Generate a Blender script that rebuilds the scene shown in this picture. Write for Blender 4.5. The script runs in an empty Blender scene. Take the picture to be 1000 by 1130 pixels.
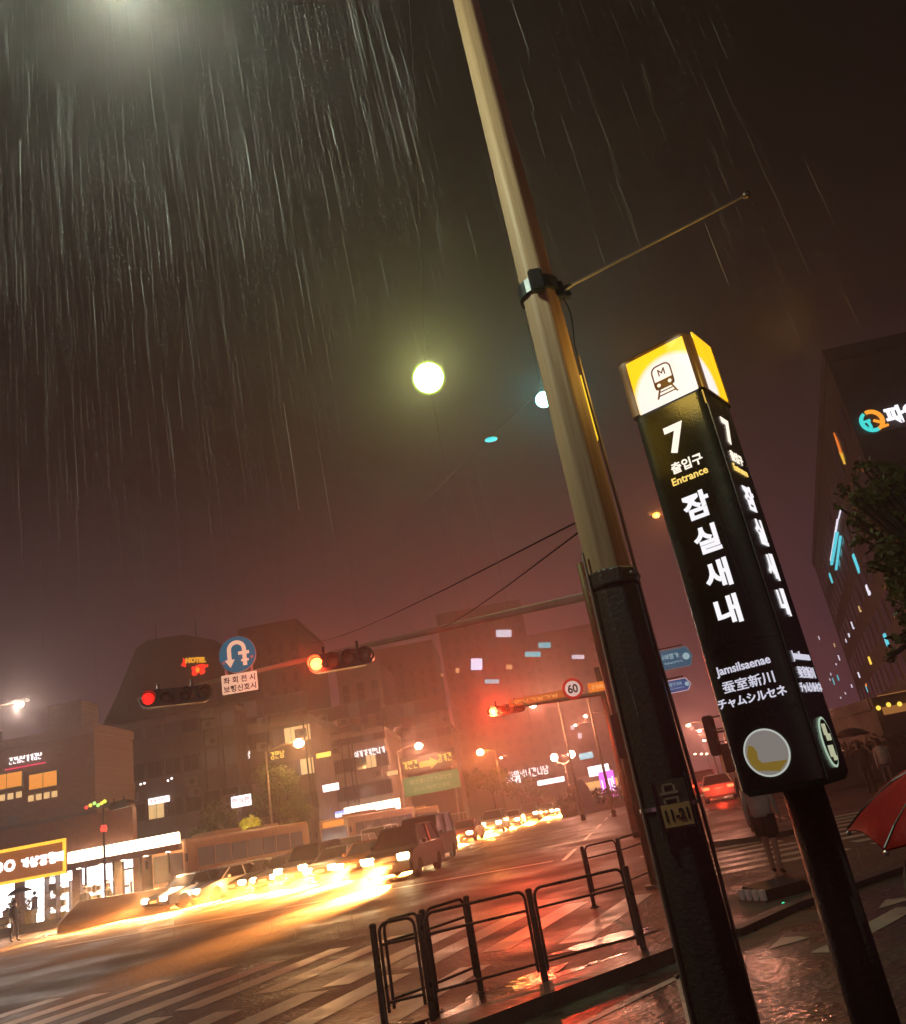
import bpy, bmesh, math, random
from mathutils import Vector, Matrix
random.seed(7)
R = math.radians
SC = bpy.context.scene
COL = SC.collection

# ------------------------------------------------------------------ camera
F, PITCH, ROLL, CAMH = 900.0, R(20.25), R(10.6), 1.7      # focal length in photo pixels (1000 px wide)
fw = Vector((0, math.cos(PITCH), math.sin(PITCH)))
r0 = Vector((1, 0, 0)); u0 = r0.cross(fw)
rt = r0 * math.cos(ROLL) - u0 * math.sin(ROLL)
up = r0 * math.sin(ROLL) + u0 * math.cos(ROLL)
CP = Vector((0, 0, CAMH))
cd = bpy.data.cameras.new('camera'); cam = bpy.data.objects.new('camera', cd); COL.objects.link(cam)
cd.sensor_fit = 'HORIZONTAL'; cd.sensor_width = 36; cd.lens = 36 * F / 1000
cd.clip_start = 0.05; cd.clip_end = 3000
m = Matrix.Identity(4)
for i in range(3):
    m[i][0], m[i][1], m[i][2], m[i][3] = rt[i], up[i], -fw[i], CP[i]
cam.matrix_world = m
SC.camera = cam

# ------------------------------------------------------------------ world (city-lit night sky), exposure
W = bpy.data.worlds.new('World'); SC.world = W; W.use_nodes = True
nt = W.node_tree; nt.nodes.clear()
out = nt.nodes.new('ShaderNodeOutputWorld'); bg = nt.nodes.new('ShaderNodeBackground')
tc = nt.nodes.new('ShaderNodeTexCoord'); sp = nt.nodes.new('ShaderNodeSeparateXYZ'); cr = nt.nodes.new('ShaderNodeValToRGB')
nt.links.new(tc.outputs['Generated'], sp.inputs[0]); nt.links.new(sp.outputs['Z'], cr.inputs[0])
nt.links.new(cr.outputs[0], bg.inputs[0]); nt.links.new(bg.outputs[0], out.inputs[0])
el = cr.color_ramp.elements
el[0].position = 0.0; el[0].color = (0.225, 0.086, 0.122, 1)
el[1].position = 0.80; el[1].color = (0.004, 0.0022, 0.0010, 1)
for p_, c_ in ((0.14, (0.106, 0.047, 0.070)), (0.28, (0.044, 0.0215, 0.0255)), (0.43, (0.0095, 0.0052, 0.0034)), (0.6, (0.005, 0.0028, 0.0014))):
    e_ = el.new(p_); e_.color = (*c_, 1)
bg.inputs[1].default_value = 1.0
SC.view_settings.view_transform = 'Standard'; SC.view_settings.look = 'None'
SC.view_settings.exposure = 0.12; SC.view_settings.gamma = 1.0
SC.cycles.use_denoising = True
SC.cycles.max_bounces = 6; SC.cycles.diffuse_bounces = 2; SC.cycles.glossy_bounces = 3
SC.cycles.volume_bounces = 0; SC.cycles.transparent_max_bounces = 16
SC.cycles.sample_clamp_indirect = 4.0
HAZE_D = 0.0046

# ------------------------------------------------------------------ placing helpers (photo pixel -> point in the place)
def ray(x, y): return fw + rt * ((x - 500) / F) + up * ((565 - y) / F)
def at(x, y, Y):
    d = ray(x, y); return CP + d * (Y / d.y)
def gnd(x, y, z=0.0):
    d = ray(x, y); return CP + d * ((z - CAMH) / d.z)

# ------------------------------------------------------------------ materials
MATS = {}
def bsdf(name):
    mt = bpy.data.materials.new(name); mt.use_nodes = True; MATS[name] = mt
    return mt, mt.node_tree, mt.node_tree.nodes['Principled BSDF']
def pm(name, c1, c2=None, scale=3.0, rough=0.5, rough2=None, bump=0.0, bscale=None, metal=0.0, spec=0.5, stretch=None):
    """procedural painted / stone / metal surface: noise-mixed colour, roughness and bump"""
    if name in MATS: return MATS[name]
    mt, t, b = bsdf(name)
    if c2 is None: c2 = tuple(v * 0.72 for v in c1)
    co = t.nodes.new('ShaderNodeTexCoord'); mp = t.nodes.new('ShaderNodeMapping')
    t.links.new(co.outputs['Object'], mp.inputs[0])
    if stretch: mp.inputs['Scale'].default_value = stretch
    n = t.nodes.new('ShaderNodeTexNoise'); n.inputs['Scale'].default_value = scale; n.inputs['Detail'].default_value = 6
    t.links.new(mp.outputs[0], n.inputs['Vector'])
    r = t.nodes.new('ShaderNodeValToRGB'); r.color_ramp.elements[0].position = .35; r.color_ramp.elements[1].position = .68
    r.color_ramp.elements[0].color = (*c1, 1); r.color_ramp.elements[1].color = (*c2, 1)
    t.links.new(n.outputs[0], r.inputs[0]); t.links.new(r.outputs[0], b.inputs['Base Color'])
    b.inputs['Roughness'].default_value = rough; b.inputs['Metallic'].default_value = metal
    b.inputs['Specular IOR Level'].default_value = spec
    if rough2 is not None:
        mr = t.nodes.new('ShaderNodeMapRange'); mr.inputs[1].default_value = .35; mr.inputs[2].default_value = .65
        mr.inputs[3].default_value = rough; mr.inputs[4].default_value = rough2
        t.links.new(n.outputs[0], mr.inputs[0]); t.links.new(mr.outputs[0], b.inputs['Roughness'])
    if bump:
        n2 = t.nodes.new('ShaderNodeTexNoise'); n2.inputs['Scale'].default_value = bscale or scale * 8; n2.inputs['Detail'].default_value = 4
        t.links.new(mp.outputs[0], n2.inputs['Vector'])
        bp = t.nodes.new('ShaderNodeBump'); bp.inputs['Strength'].default_value = bump; bp.inputs['Distance'].default_value = .02
        t.links.new(n2.outputs[0], bp.inputs['Height']); t.links.new(bp.outputs[0], b.inputs['Normal'])
    return mt
def em(name, col, s, light=False, base=(.05, .05, .05)):
    """a surface that gives off light"""
    if name in MATS: return MATS[name]
    mt, t, b = bsdf(name)
    b.inputs['Base Color'].default_value = (*base, 1); b.inputs['Roughness'].default_value = .4
    b.inputs['Emission Color'].default_value = (*col, 1); b.inputs['Emission Strength'].default_value = s
    mt.cycles.emission_sampling = 'AUTO' if light else 'NONE'
    return mt
def glass(name, col=(.02, .02, .025), rough=.06):
    mt, t, b = bsdf(name); b.inputs['Base Color'].default_value = (*col, 1); b.inputs['Roughness'].default_value = rough
    n = t.nodes.new('ShaderNodeTexNoise'); n.inputs['Scale'].default_value = 9
    mr = t.nodes.new('ShaderNodeMapRange'); mr.inputs[3].default_value = rough; mr.inputs[4].default_value = rough + .12
    t.links.new(n.outputs[0], mr.inputs[0]); t.links.new(mr.outputs[0], b.inputs['Roughness'])
    return mt

def wet(name, c1, c2, r1, r2, sc_, bump=.25, bscale=14.0, spec=.5):
    """rain-soaked ground: darker puddled patches with low roughness, ripple bump from drops"""
    mt, t, b = bsdf(name); b.inputs['Specular IOR Level'].default_value = spec
    co = t.nodes.new('ShaderNodeTexCoord')
    n = t.nodes.new('ShaderNodeTexNoise'); n.inputs['Scale'].default_value = sc_; n.inputs['Detail'].default_value = 7; n.inputs['Roughness'].default_value = .6
    t.links.new(co.outputs['Object'], n.inputs['Vector'])
    r = t.nodes.new('ShaderNodeValToRGB'); r.color_ramp.elements[0].position = .4; r.color_ramp.elements[1].position = .62
    r.color_ramp.elements[0].color = (*c1, 1); r.color_ramp.elements[1].color = (*c2, 1)
    t.links.new(n.outputs[0], r.inputs[0]); t.links.new(r.outputs[0], b.inputs['Base Color'])
    mr = t.nodes.new('ShaderNodeMapRange'); mr.inputs[1].default_value = .38; mr.inputs[2].default_value = .62
    mr.inputs[3].default_value = r1; mr.inputs[4].default_value = r2
    t.links.new(n.outputs[0], mr.inputs[0]); t.links.new(mr.outputs[0], b.inputs['Roughness'])
    n2 = t.nodes.new('ShaderNodeTexNoise'); n2.inputs['Scale'].default_value = bscale; n2.inputs['Detail'].default_value = 5
    t.links.new(co.outputs['Object'], n2.inputs['Vector'])
    n3 = t.nodes.new('ShaderNodeTexVoronoi'); n3.inputs['Scale'].default_value = bscale * .6
    t.links.new(co.outputs['Object'], n3.inputs['Vector'])
    ad = t.nodes.new('ShaderNodeMath'); ad.operation = 'ADD'
    t.links.new(n2.outputs[0], ad.inputs[0]); t.links.new(n3.outputs['Distance'], ad.inputs[1])
    bp = t.nodes.new('ShaderNodeBump'); bp.inputs['Strength'].default_value = bump; bp.inputs['Distance'].default_value = .02
    t.links.new(ad.outputs[0], bp.inputs['Height']); t.links.new(bp.outputs[0], b.inputs['Normal'])
    return mt

WET_ROAD = wet('wet_asphalt', (.050, .028, .018), (.088, .052, .035), .34, .70, .35, .6, 22)
GUTTER = wet('gutter_water', (.012, .010, .009), (.02, .017, .015), .08, .22, 1.5, .18, 16)
WET_PAVE = wet('wet_pavers', (.030, .027, .020), (.060, .052, .036), .14, .5, .9, .3, 24)
MARK = wet('road_paint', (.46, .42, .37), (.62, .57, .50), .25, .5, 2.2, .2, 20)
MARKD = wet('worn_road_paint', (.45, .38, .32), (.62, .53, .45), .30, .50, 2.0, .15, 20, .5)
KERB = wet('wet_kerb_stone', (.035, .030, .024), (.06, .052, .042), .3, .55, 2.5, .2, 30)
STEEL_T = pm('pole_paint_tan', (.36, .215, .105), (.22, .125, .058), 5.5, .55, .75, .15, 22, stretch=(2.5, 2.5, .12))
STEEL_D = pm('pole_sleeve_dark', (.050, .032, .020), (.028, .018, .012), 5, .35, .6, .28, 60)
GALV = pm('galvanised_steel', (.30, .24, .17), (.20, .16, .12), 6, .4, .6, .1, metal=.6)
DARKM = pm('dark_painted_metal', (.022, .020, .018), (.035, .030, .026), 7, .3, .5, .15)
BLACKP = pm('black_plastic', (.012, .012, .012), (.022, .02, .018), 9, .3, .45)
RAILM = pm('rail_paint', (.030, .024, .018), (.050, .038, .028), 12, .25, .5, .2)
CHROME = pm('bright_steel', (.55, .5, .45), (.42, .38, .34), 8, .2, .35, metal=.9)
WHITEP = pm('white_paint', (.75, .74, .72), (.62, .60, .57), 5, .4)
TYRE = pm('tyre_rubber', (.018, .018, .018), (.028, .027, .026), 14, .7)
GLASS = glass('dark_window_glass')
GLASSB = glass('bus_window_glass', (.035, .03, .03), .1)
GLASSB.node_tree.nodes['Principled BSDF'].inputs['Emission Color'].default_value = (.9, .55, .4, 1); GLASSB.node_tree.nodes['Principled BSDF'].inputs['Emission Strength'].default_value = .06; GLASSB.cycles.emission_sampling = 'NONE'  # weak warm glow put into the glass for pale reflections and inside light

# ------------------------------------------------------------------ mesh helpers
class MB:
    def __init__(s): s.bm = bmesh.new(); s.mi = 0
    def _faces(s, fs):
        for f in fs: f.material_index = s.mi
    def box(s, c, size, M=None, bev=0.0):
        g = bmesh.ops.create_cube(s.bm, size=1.0)
        vs = g['verts']
        bmesh.ops.scale(s.bm, vec=size, verts=vs)
        if bev:
            es = list({e for v in vs for e in v.link_edges})
            g2 = bmesh.ops.bevel(s.bm, geom=es, offset=bev, segments=2, affect='EDGES', clamp_overlap=True)
            vs = list({v for f in g2['faces'] for v in f.verts} | {v for v in vs if v.is_valid})
        bmesh.ops.translate(s.bm, vec=c, verts=vs)
        if M is not None: bmesh.ops.transform(s.bm, matrix=M, verts=vs)
        s._faces({f for v in vs for f in v.link_faces}); return s
    def cyl(s, p0, p1, r0_, r1_=None, n=12, caps=True, rot=0.0):
        p0, p1 = Vector(p0), Vector(p1); r1_ = r0_ if r1_ is None else r1_
        d = p1 - p0; L = d.length
        if L < 1e-6: return s
        g = bmesh.ops.create_cone(s.bm, cap_ends=caps, segments=n, radius1=r0_, radius2=r1_, depth=L)
        q = Vector((0, 0, 1)).rotation_difference(d.normalized()).to_matrix().to_4x4()
        M = Matrix.Translation((p0 + p1) / 2) @ q @ Matrix.Rotation(rot, 4, 'Z')
        bmesh.ops.transform(s.bm, matrix=M, verts=g['verts'])
        s._faces({f for v in g['verts'] for f in v.link_faces}); return s
    def tube(s, pts, r, n=8):
        pts = [Vector(p) for p in pts]
        for a, b in zip(pts, pts[1:]): s.cyl(a, b, r, r, n)
        for p in pts[1:-1]: s.sphere(p, r * 1.0, 8, 5)
        return s
    def sphere(s, c, r, u=14, v=9, sc=(1, 1, 1)):
        g = bmesh.ops.create_uvsphere(s.bm, u_segments=u, v_segments=v, radius=r)
        bmesh.ops.scale(s.bm, vec=sc, verts=g['verts'])
        bmesh.ops.translate(s.bm, vec=c, verts=g['verts'])
        s._faces({f for x in g['verts'] for f in x.link_faces}); return s
    def lathe(s, prof, n=20, M=None):
        """profile of (radius, height) turned about local Z"""
        rings = []
        for r_, z_ in prof:
            rings.append([s.bm.verts.new((r_ * math.cos(2 * math.pi * k / n), r_ * math.sin(2 * math.pi * k / n), z_)) for k in range(n)])
        fs = []
        for a, b in zip(rings, rings[1:]):
            for k in range(n): fs.append(s.bm.faces.new((a[k], a[(k + 1) % n], b[(k + 1) % n], b[k])))
        fs.append(s.bm.faces.new(list(reversed(rings[0])))); fs.append(s.bm.faces.new(rings[-1]))
        if M is not None: bmesh.ops.transform(s.bm, matrix=M, verts=[v for r_ in rings for v in r_])
        s._faces(fs); return s
    def loft(s, rings, cap=True):
        vr = [[s.bm.verts.new(p) for p in r_] for r_ in rings]; n = len(vr[0]); fs = []
        for a, b in zip(vr, vr[1:]):
            for k in range(n): fs.append(s.bm.faces.new((a[k], a[(k + 1) % n], b[(k + 1) % n], b[k])))
        if cap: fs.append(s.bm.faces.new(list(reversed(vr[0])))); fs.append(s.bm.faces.new(vr[-1]))
        s._faces(fs); return s
    def prism(s, poly, h0, h1, M=None):
        """polygon in local XY extruded from z=h0 to h1, then moved by M"""
        a = [s.bm.verts.new((x, y, h0)) for x, y in poly]; b = [s.bm.verts.new((x, y, h1)) for x, y in poly]
        n = len(a); fs = [s.bm.faces.new(list(reversed(a))), s.bm.faces.new(b)]
        for k in range(n): fs.append(s.bm.faces.new((a[k], a[(k + 1) % n], b[(k + 1) % n], b[k])))
        if M is not None: bmesh.ops.transform(s.bm, matrix=M, verts=a + b)
        s._faces(fs); return s
    def quad(s, *ps):
        f = s.bm.faces.new([s.bm.verts.new(p) for p in ps]); f.material_index = s.mi; return s
    def mesh(s, name, mats, smooth=False):
        me = bpy.data.meshes.new(name)
        bmesh.ops.recalc_face_normals(s.bm, faces=s.bm.faces[:])
        s.bm.to_mesh(me); s.bm.free()
        for mt in (mats if isinstance(mats, (list, tuple)) else [mats]): me.materials.append(mt)
        if smooth:
            for p in me.polygons: p.use_smooth = True
        return me
    def obj(s, name, mats, parent=None, smooth=False):
        o = bpy.data.objects.new(name, s.mesh(name, mats, smooth)); COL.objects.link(o)
        if parent is not None: o.parent = parent
        return o

def tag(o, label=None, cat=None, group=None, kind=None):
    if label: o['label'] = label
    if cat: o['category'] = cat
    if group: o['group'] = group
    if kind: o['kind'] = kind
    return o
def thing(name, label, cat, loc=(0, 0, 0), rz=0.0, group=None):
    o = bpy.data.objects.new(name, None); COL.objects.link(o); o.empty_display_size = .2
    o.location = loc; o.rotation_euler = (0, 0, rz)
    return tag(o, label, cat, group)
def struct(o): return tag(o, kind='structure')
def kids(o): return [c for c in bpy.data.objects if c.parent == o]
def copy_tree(o, parent=None):
    c = o.copy(); COL.objects.link(c)
    if parent is not None: c.parent = parent
    for ch in kids(o): copy_tree(ch, c)
    return c
def dup(o, loc, rz, label, group=None):
    c = copy_tree(o); c.location = loc; c.rotation_euler = (0, 0, rz); c['label'] = label
    if group: c['group'] = group
    return c
def sheet(name, pts, mt, z=None, parent=None):
    b = MB(); b.quad(*[(p[0], p[1], p[2] if z is None else z) for p in pts]); return b.obj(name, mt, parent)
def lamp(kind, name, loc, power, col, size=.1, parent=None, rot=None, spot=None, blend=.5):
    d = bpy.data.lights.new(name, kind); d.energy = power; d.color = col
    d.shadow_soft_size = size
    if kind == 'SPOT': d.spot_size = spot; d.spot_blend = blend
    o = bpy.data.objects.new(name, d); COL.objects.link(o); o.location = loc
    if rot: o.rotation_euler = rot
    if parent is not None: o.parent = parent
    return o
FRONT = Matrix.Rotation(R(90), 4, 'X')                       # XY drawing -> faces local -Y
RIGHT = Matrix.Rotation(R(90), 4, 'Z') @ Matrix.Rotation(R(90), 4, 'X')   # XY drawing -> faces local +X
BACK = Matrix.Rotation(R(180), 4, 'Z') @ FRONT
def txt(s, size, mt, name, parent=None, M=None, bold=0.0, ext=.003, sx=1.0, cent=True):
    cu = bpy.data.curves.new('lettering', 'FONT'); cu.body = s; cu.size = size; cu.extrude = ext; cu.offset = bold
    cu.align_x = 'CENTER'; cu.align_y = 'CENTER' if cent else 'BOTTOM_BASELINE'; cu.resolution_u = 3
    t = bpy.data.objects.new('lettering', cu); COL.objects.link(t)
    dg = bpy.context.evaluated_depsgraph_get()
    me = bpy.data.meshes.new_from_object(t.evaluated_get(dg))
    bpy.data.objects.remove(t); bpy.data.curves.remove(cu)
    xs = [v.co.x for v in me.vertices]; ys = [v.co.y for v in me.vertices]
    if xs and cent:
        cx, cy = (min(xs) + max(xs)) / 2, (min(ys) + max(ys)) / 2
        for v in me.vertices: v.co.x -= cx; v.co.y -= cy
    me.transform((M or Matrix.Identity(4)) @ Matrix.Diagonal((sx, 1, 1, 1)))
    me.materials.clear(); me.materials.append(mt); me.name = name
    o = bpy.data.objects.new(name, me); COL.objects.link(o)
    if parent is not None: o.parent = parent
    return o
def glyphs(w, h, n, seed, M, mb=None, t=None):
    """a row of blurred illegible sign strokes (what the photo shows of far signs)"""
    mb = mb or MB(); rn = random.Random(seed); cw = w / n; t = t or min(h, cw) * .13
    def st(x, y, sx, sy): mb.box((x, y, 0), (sx, sy, .03), M)
    for k in range(n):
        x = -w / 2 + cw * (k + .5); g = cw * .40; fin = rn.random() < .55
        y0, y1 = (h * .02, h * .48) if fin else (-h * .38, h * .40)                 # block of the first stroke group
        xl, xr_ = x - g, x + g * .25; c_ = rn.choice('gnmog')
        if c_ in 'gm': st((xl + xr_) / 2, y1 - t / 2, xr_ - xl, t)
        if c_ in 'nm': st((xl + xr_) / 2, y0 + t / 2, xr_ - xl, t)
        if c_ in 'gm': st(xr_ - t / 2, (y0 + y1) / 2, t, y1 - y0 - 2 * t * (c_ == 'm'))
        if c_ in 'nm': st(xl + t / 2, (y0 + y1) / 2 + (t if c_ == 'n' else 0) * .5, t, y1 - y0 - 2 * t * (c_ == 'm') - t * (c_ == 'n'))
        if c_ == 'o':
            for a in range(10):
                A = a * math.pi / 5; st((xl + xr_) / 2 + (xr_ - xl) * .42 * math.cos(A), (y0 + y1) / 2 + (y1 - y0) * .4 * math.sin(A), t * 1.2, t * 1.2)
        yb = h * .0 if fin else -h * .5
        st(x + g * .72, (yb + h * .5) / 2, t, h * .5 - yb); st(x + g * .72 + t * 1.2 * rn.choice((-1, 1)), (yb + h * .5) / 2, t * 1.4, t)
        if fin:
            st(x, -h * .46, g * 1.5, t); st(x - g * .7, -h * .30, t, h * .22)
            if rn.random() < .6: st(x, -h * .14, g * 1.5, t); st(x + g * .7, -h * .30, t, h * .22)
    return mb
T = Matrix.Translation
def glyph_parts(w, h, n, seed, M, mt, parent):
    for k in range(n): glyphs(w / n, h, 1, seed * 31 + k * 7, M @ Matrix.Translation((-w / 2 + w * (k + .5) / n, 0, 0))).obj('letter', mt, parent)
def MR(rz): return Matrix.Rotation(rz, 4, 'Z')
def hd(a): return Vector((math.sin(R(a)), math.cos(R(a)), 0))

# ------------------------------------------------------------------ haze (the rainy air over the street)
hz = MB().box((0, 165, 34), (520, 350, 70)).obj('haze', [])
hm = bpy.data.materials.new('rain_mist'); hm.use_nodes = True; ht = hm.node_tree; ht.nodes.clear()
ho = ht.nodes.new('ShaderNodeOutputMaterial'); pv = ht.nodes.new('ShaderNodeVolumePrincipled')
pv.inputs['Color'].default_value = (.95, .77, .75, 1); pv.inputs['Density'].default_value = HAZE_D; pv.inputs['Anisotropy'].default_value = 0.76
ht.links.new(pv.outputs[0], ho.inputs['Volume']); hz.data.materials.append(hm)
tag(hz, 'thin reddish rain mist filling the air over the wet street', 'haze', kind='stuff')

# ------------------------------------------------------------------ ground
g_ = MB(); g_.quad((-255, -8, 0), (255, -8, 0), (255, 335, 0), (-255, 335, 0)); road = struct(g_.obj('road', WET_ROAD))
# near pavement this side of the kerb
kA, kB = Vector((-2.6, 6.4, 0)), Vector((1.42, 9.55, 0))
kC, kD, kE = Vector((2.14, 10.02, 0)), Vector((3.14, 11.01, 0)), Vector((5.6, 12.7, 0))
b = MB(); f = b.bm.faces.new([b.bm.verts.new((p[0], p[1], .004)) for p in ((-6, -4), (16, -4), (16, 17), (9.2, 14.8), kE, kD, kC, kB, kA)])
struct(b.obj('pavement', WET_PAVE))
def strip(p, q, w, h, mt, name, z=0.0):
    p, q = Vector(p), Vector(q); d = (q - p).normalized(); n = Vector((d.y, -d.x, 0)) * w / 2
    return MB().loft([[p - n + Vector((0, 0, z)), p + n + Vector((0, 0, z)), p + n + Vector((0, 0, z + h)), p - n + Vector((0, 0, z + h))],
                      [q - n + Vector((0, 0, z)), q + n + Vector((0, 0, z)), q + n + Vector((0, 0, z + h)), q - n + Vector((0, 0, z + h))]]).obj(name, mt)
kerb = struct(strip((-2.9, 6.25, 0), (1.42, 9.62, 0), .42, .13, KERB, 'kerb', -.01))
k2 = MB()
for p, q in ((kC, kD), (kD, kE), (kE, Vector((9.2, 14.8, 0)))):
    d = (q - p).normalized(); n = Vector((d.y, -d.x, 0)) * .1
    k2.loft([[p - n, p + n, p + n + Vector((0, 0, .07)), p - n + Vector((0, 0, .07))], [q - n, q + n, q + n + Vector((0, 0, .07)), q - n + Vector((0, 0, .07))]])
struct(k2.obj('kerb_edge', KERB))
# painted markings
cw = MB()
for row, (y0, L, w_, x0, n_) in enumerate(((15.6, 3.7, .42, -12.4, 15), (11.6, 3.0, .42, -8.9, 9))):
    for k in range(n_):
        e = Vector((x0 + k * 1.02, y0 - .03 * k + .25 * math.sin(k * 2.1), .004)); d = hd(22)
        s_ = e - d * L; nn = Vector((d.y, -d.x, 0)) * w_ / 2
        if (s_ - Vector((0, 0, s_.z))).y < 6.9 + .78 * (s_.x + 2.6) and s_.x > -2.6: continue
        cw.quad(s_ - nn, s_ + nn, e + nn, e - nn)
struct(cw.obj('crosswalk', MARKD))
cw = MB()
for k in range(8):
    y0 = 15.6 + k * .92; cw.quad((3.0, y0, .004), (5.75, y0 + .15, .004), (5.75, y0 + .55, .004), (3.0, y0 + .4, .004))
for k in range(9):
    y0 = 15.7 + k * .92; cw.quad((6.2, y0, .004), (9.6, y0 + .2, .004), (9.6, y0 + .6, .004), (6.2, y0 + .4, .004))
struct(cw.obj('crosswalk_far', MARK))
ln = MB()
def line(p, q, w_, z=.008):
    p, q = Vector((p[0], p[1], z)), Vector((q[0], q[1], z)); d = (q - p).normalized(); n = Vector((d.y, -d.x, 0)) * w_ / 2
    ln.quad(p - n, p + n, q + n, q - n)
line((.05, 7.35), (1.30, 8.62), .10); line((1.28, 8.66), (1.0, 6.6), .11)
line((2.55, 8.45), (3.95, 9.78), .26)
for p in ((3.72, 10.0), (2.95, 9.45), (3.55, 8.75), (2.2, 9.0)):
    d = hd(50); n = Vector((d.y, -d.x, 0)); c_ = Vector((p[0], p[1], .008))
    ln.quad(c_, c_ + d * .5 - n * .16, c_ + d * .55, c_ + d * .5 + n * .16)
struct(ln.obj('pavement_markings', MARK))
ln = MB()
for k, off in enumerate((-3, 3.3, 6.6, 9.9)):
    for j in range(9):
        p = Vector((off - 2, 26, 0)) + hd(9) * (j * 9.0); q = p + hd(9) * 4.5; line(p, q, .14, .004)
line((-16, 30.0), (1, 26.5), .4, .004)
struct(ln.obj('lane_lines', MARKD))

kd = (kB - kA).normalized(); ka = math.atan2(kd.y, kd.x)
for (x, y, sx, sy, rot) in ((-.35, 9.15, 1.25, .42, .1), (.75, 9.75, .8, .22, 0), (-1.7, 8.35, .8, .3, -.1), (.9, 11.2, .7, .25, -.3)):
    b = MB(); M = T((x, y, .010)) @ MR(ka + rot); ps = []
    for k in range(40):
        A = 2 * math.pi * k / 40; rr = 1 + .22 * math.sin(A * 3 + x * 5) + .14 * math.sin(A * 7 + y) + .08 * math.sin(A * 13)
        ps.append(b.bm.verts.new(M @ Vector((sx * rr * math.cos(A), sy * rr * math.sin(A), 0))))
    b.bm.faces.new(ps); struct(b.obj('puddle', GUTTER))

# ------------------------------------------------------------------ foreground steel pole
PX, PY = .648, 3.6
pole = thing('steel_pole', 'tall octagonal steel pole, tan above and dark sleeved below, in the foreground', 'pole', (PX, PY, 0))
def prad(z): return .126 - .0075 * z
def octa(z0, z1, dr, mt, name, bev=0, nz=1):
    n = 8; b = MB()
    rings = []
    for j in range(nz + 1):
        z = z0 + (z1 - z0) * j / nz; rr = prad(z) + dr
        rings.append([(rr * math.cos(2 * math.pi * (k + .25) / n), rr * math.sin(2 * math.pi * (k + .25) / n), z) for k in range(n)])
    b.loft(rings); o = b.obj(name, mt, pole)
    bv = o.modifiers.new('Bevel', 'BEVEL'); bv.width = .012; bv.segments = 2; bv.limit_method = 'ANGLE'
    return o
octa(2.55, 9.2, 0, STEEL_T, 'upper_shaft'); octa(0.0, 2.53, .006, STEEL_D, 'lower_sleeve')
octa(2.52, 2.60, .016, STEEL_D, 'collar'); 
cl = MB().cyl((0, 0, 4.09), (0, 0, 4.165), prad(4.1) + .014, None, 24); cl.box((-.02, -prad(4.1) - .02, 4.125), (.07, .04, .13), None, .008)
cl.obj('clamp_band', BLACKP, pole)
for k in range(7):
    A = -.9 + k * .42
    MB().cyl((math.cos(A) * .115, math.sin(A) * .115, 2.56), (math.cos(A) * .128, math.sin(A) * .128, 2.56), .008, None, 6).obj('bolt', GALV, pole)
# number plate strapped on the sleeve
PM = T((-.002, -.123, 1.60)) @ MR(R(-6)) @ Matrix.Diagonal((.8, 1, .8, 1))
b = MB().box((0, 0, 0), (.165, .012, .235), PM, .004)
plate = b.obj('number_plate', pm('plate_dark', (.05, .035, .02), (.09, .06, .03), 20, .4), pole)
MB().box((.004, -.0085, -.05), (.142, .003, .105), PM).obj('plate_label', pm('plate_yellow', (.50, .33, .12), (.38, .24, .09), 16, .5), plate)
txt('11-21', .072, pm('plate_ink', (.02, .015, .01), None, 9, .5), 'plate_number', plate, PM @ T((.004, -.0115, -.048)) @ FRONT, .0025, .001, .8)
b = MB()
for (x0, z0, w_, h_) in ((-.035, .075, .012, .03), (.02, .075, .012, .03), (-.01, .055, .09, .012), (-.01, .095, .05, .01), (-.01, .03, .07, .01), (-.04, .02, .012, .03), (.025, .02, .012, .03)):
    b.box((x0, -.009, z0), (w_, .003, h_), PM)
b.obj('plate_emblem', pm('plate_grey', (.30, .24, .15), (.22, .17, .10), 16, .5), plate)
for s_ in (-1, 1): MB().box((s_ * .088, -.006, -.01), (.006, .02, .30), PM).obj('plate_rail', DARKM, plate)
MB().cyl((0, 0, 1.585), (0, 0, 1.60), prad(1.6) + .009, None, 16).obj('strap', CHROME, pole)
# flag rod with ball finial
E1 = at(824, 215, 3.45) - Vector((PX, PY, 0)); E0 = Vector((.112, -.03, 4.10))
MB().cyl(E0, E1, .0075, .006, 8).obj('flag_rod', GALV, pole)
MB().sphere(E1, .021, 16, 10).obj('finial', pm('ball_finial', (.16, .11, .08), (.10, .07, .05), 8, .15, metal=.7), pole, True)
dv = (E1 - E0).normalized()
b = MB(); b.cyl(E0 - dv * .02, E0 + dv * .05, .017, .014, 10); b.box(E0 + Vector((-.02, 0, -.005)), (.05, .06, .09), None, .006); b.box(E0 + Vector((.02, -.01, -.045)), (.03, .04, .03), None, .004)
b.obj('rod_bracket', BLACKP, pole)
pts = [E0 + Vector((-.01, -.02, -.03))]
for k in range(8):
    t_ = k / 7; pts.append(Vector((.108 + .010 * math.sin(t_ * 5), -.04 - .01 * math.sin(t_ * 7), 4.03 - .33 * t_)))
MB().tube(pts, .004, 6).obj('cable', BLACKP, pole)
pts = [Vector((prad(z) + .004 + .003 * math.sin(z * 5), -.03 + .01 * math.sin(z * 3), z)) for z in [x * .2 + .3 for x in range(18)]]
MB().tube(pts, .008, 6).obj('conduit', GALV, pole)
pts = [Vector((-prad(z) - .004, -.05 + .006 * math.sin(z * 4), z)) for z in [x * .2 + .3 for x in range(13)]]
MB().tube(pts, .007, 6).obj('conduit', GALV, pole)
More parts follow.
